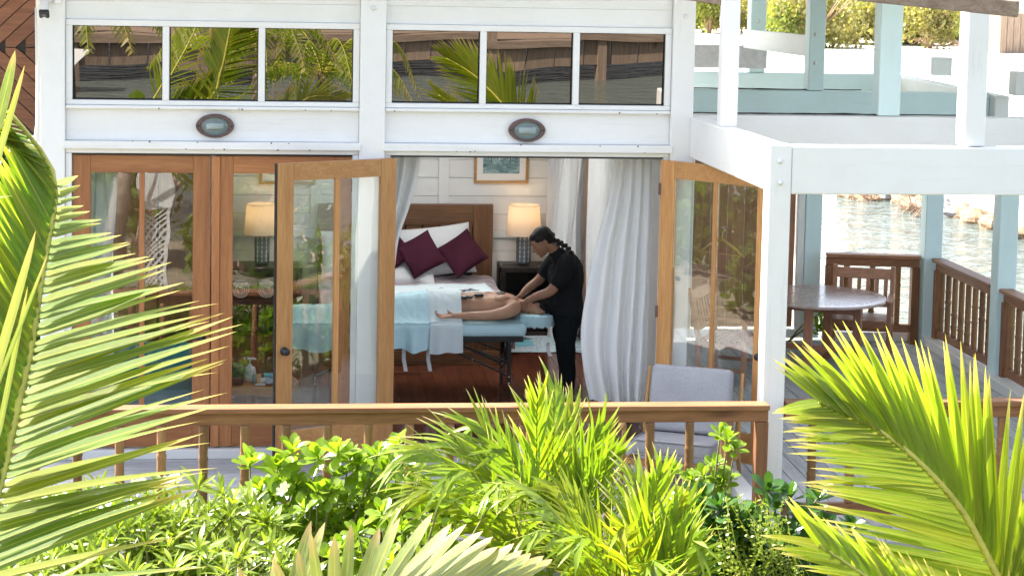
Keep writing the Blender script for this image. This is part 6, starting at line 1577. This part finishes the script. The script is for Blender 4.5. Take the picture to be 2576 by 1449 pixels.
def palm_far(label, x, y, z0, h, seed, tilt=0.0):
    rp.seed(seed); t = thing('coconut_palm', label, 'palm', (x, y, z0), 'coconut palms behind the camera')
    top = V((x + tilt, y, z0 + h)); MB().tube([(x, y, z0), (x + tilt * .4, y, z0 + h * .5), top], [.17, .13, .11], 10).build('trunk', M['bark'], t, smooth=True)
    for i in range(13):
        a = i * 2.4; R_ = 1.9; d = V((cos(a), sin(a), 0)); up_ = rp.uniform(.2, 1.2)
        frond(t, [top, top + d * R_ * .4 + V((0, 0, up_ * .7)), top + d * R_ * .8 + V((0, 0, up_ * .7 - .1)), top + d * R_ * 1.1 + V((0, 0, up_ * .2 - .6))], 26, lambda t_, s: .55 * sin(pi * (.2 + .75 * t_)), .05, (0, 0, 1), c1(52), c1(-20), COCO['coco'], M['rachis'], objs=False, drop=.25)
palm_far('coconut palm behind the camera mirrored in the left transom panes', -4.3, -21.5, -.3, 2.1, 1)
palm_far('coconut palm behind the camera mirrored in the middle transom panes', .9, -22.5, -.3, 1.0, 2)
palm_far('coconut palm behind the camera mirrored in the third transom pane', -.8, -20, -.3, 1.9, 3)

# white lattice screen below the frame in the garden: its reflection stands in the left door glass
la = thing('lattice_screen', 'white lattice garden screen mirrored in the closed left door glass', 'screen', (-1.72, -9.9, -.3))
for s_ in (-1, 1):
    for i in range(-3, 14):
        z0 = -.35 + i * .085; x0, x1 = -1.92, -1.52
        a_, b_ = V((x0, -9.9 + .012 * s_, z0 if s_ > 0 else z0 + .4)), V((x1, -9.9 + .012 * s_, z0 + .4 if s_ > 0 else z0))
        if max(a_.z, b_.z) < .95 and min(a_.z, b_.z) > -.6: MB().bar(a_, b_, .022, .03, (0, 1, 0)).build('slat', M['white_x'], la)
for x in (-1.93, -1.51): MB().box((x - .02, -9.93, -.5), (x + .02, -9.87, 1.25)).build('frame_post', M['white_z'], la)
MB().box((-1.91, -9.925, .86), (-1.53, -9.875, 1.25)).build('panel', M['white_x'], la)

# garden bushes outside the frame that the folded doors mirror
GB = ['%s garden bush %s' % (a, b_) for b_ in ('left of the deck outside the frame', 'right of the deck outside the frame', 'below the frame near the camera') for a in ('first', 'second', 'third', 'fourth', 'fifth', 'sixth', 'seventh')]
M['gbush'] = leafmat('garden_bush_leaf', (.15, .25, .03), None, .4, .4, .35, .5, yellow=(.26, .30, .04))
for i, (x, y) in enumerate([(-4.2, -3.2), (-5.6, -2.6), (-7.0, -3.4), (-8.6, -2.4), (-10, -3.4), (-11.5, -2.2), (-6.4, -5.2), (5.9, -3.8), (6.8, -4.8), (5.8, -6.0), (7.4, -6.6), (7.2, -3.4), (6.2, -7.8), (7.6, -8.6), (-2.2, -12), (-.6, -11.6), (1.0, -12.2), (2.6, -11.8), (-3.8, -12.6), (4.2, -12.6), (.2, -13.6)]):
    g_ = rr_.uniform(.7, 1.1); t = None
    bush((x, y, soil_h(x, y)), g_, g_, rr_.uniform(.8, 1.5), M['gbush'], GB[i], 900, .07)
for o_ in bpy.data.objects:
    if 'garden bush' in str(o_.get('label', '')): o_['group'] = 'garden bushes round the porch'; o_.name = 'garden_bush'

# the boardwalk runs at a slant to the villa
for o_ in (bwk, hut): o_.matrix_basis = Matrix.Rotation(radians(-11), 4, 'Z') @ o_.matrix_basis
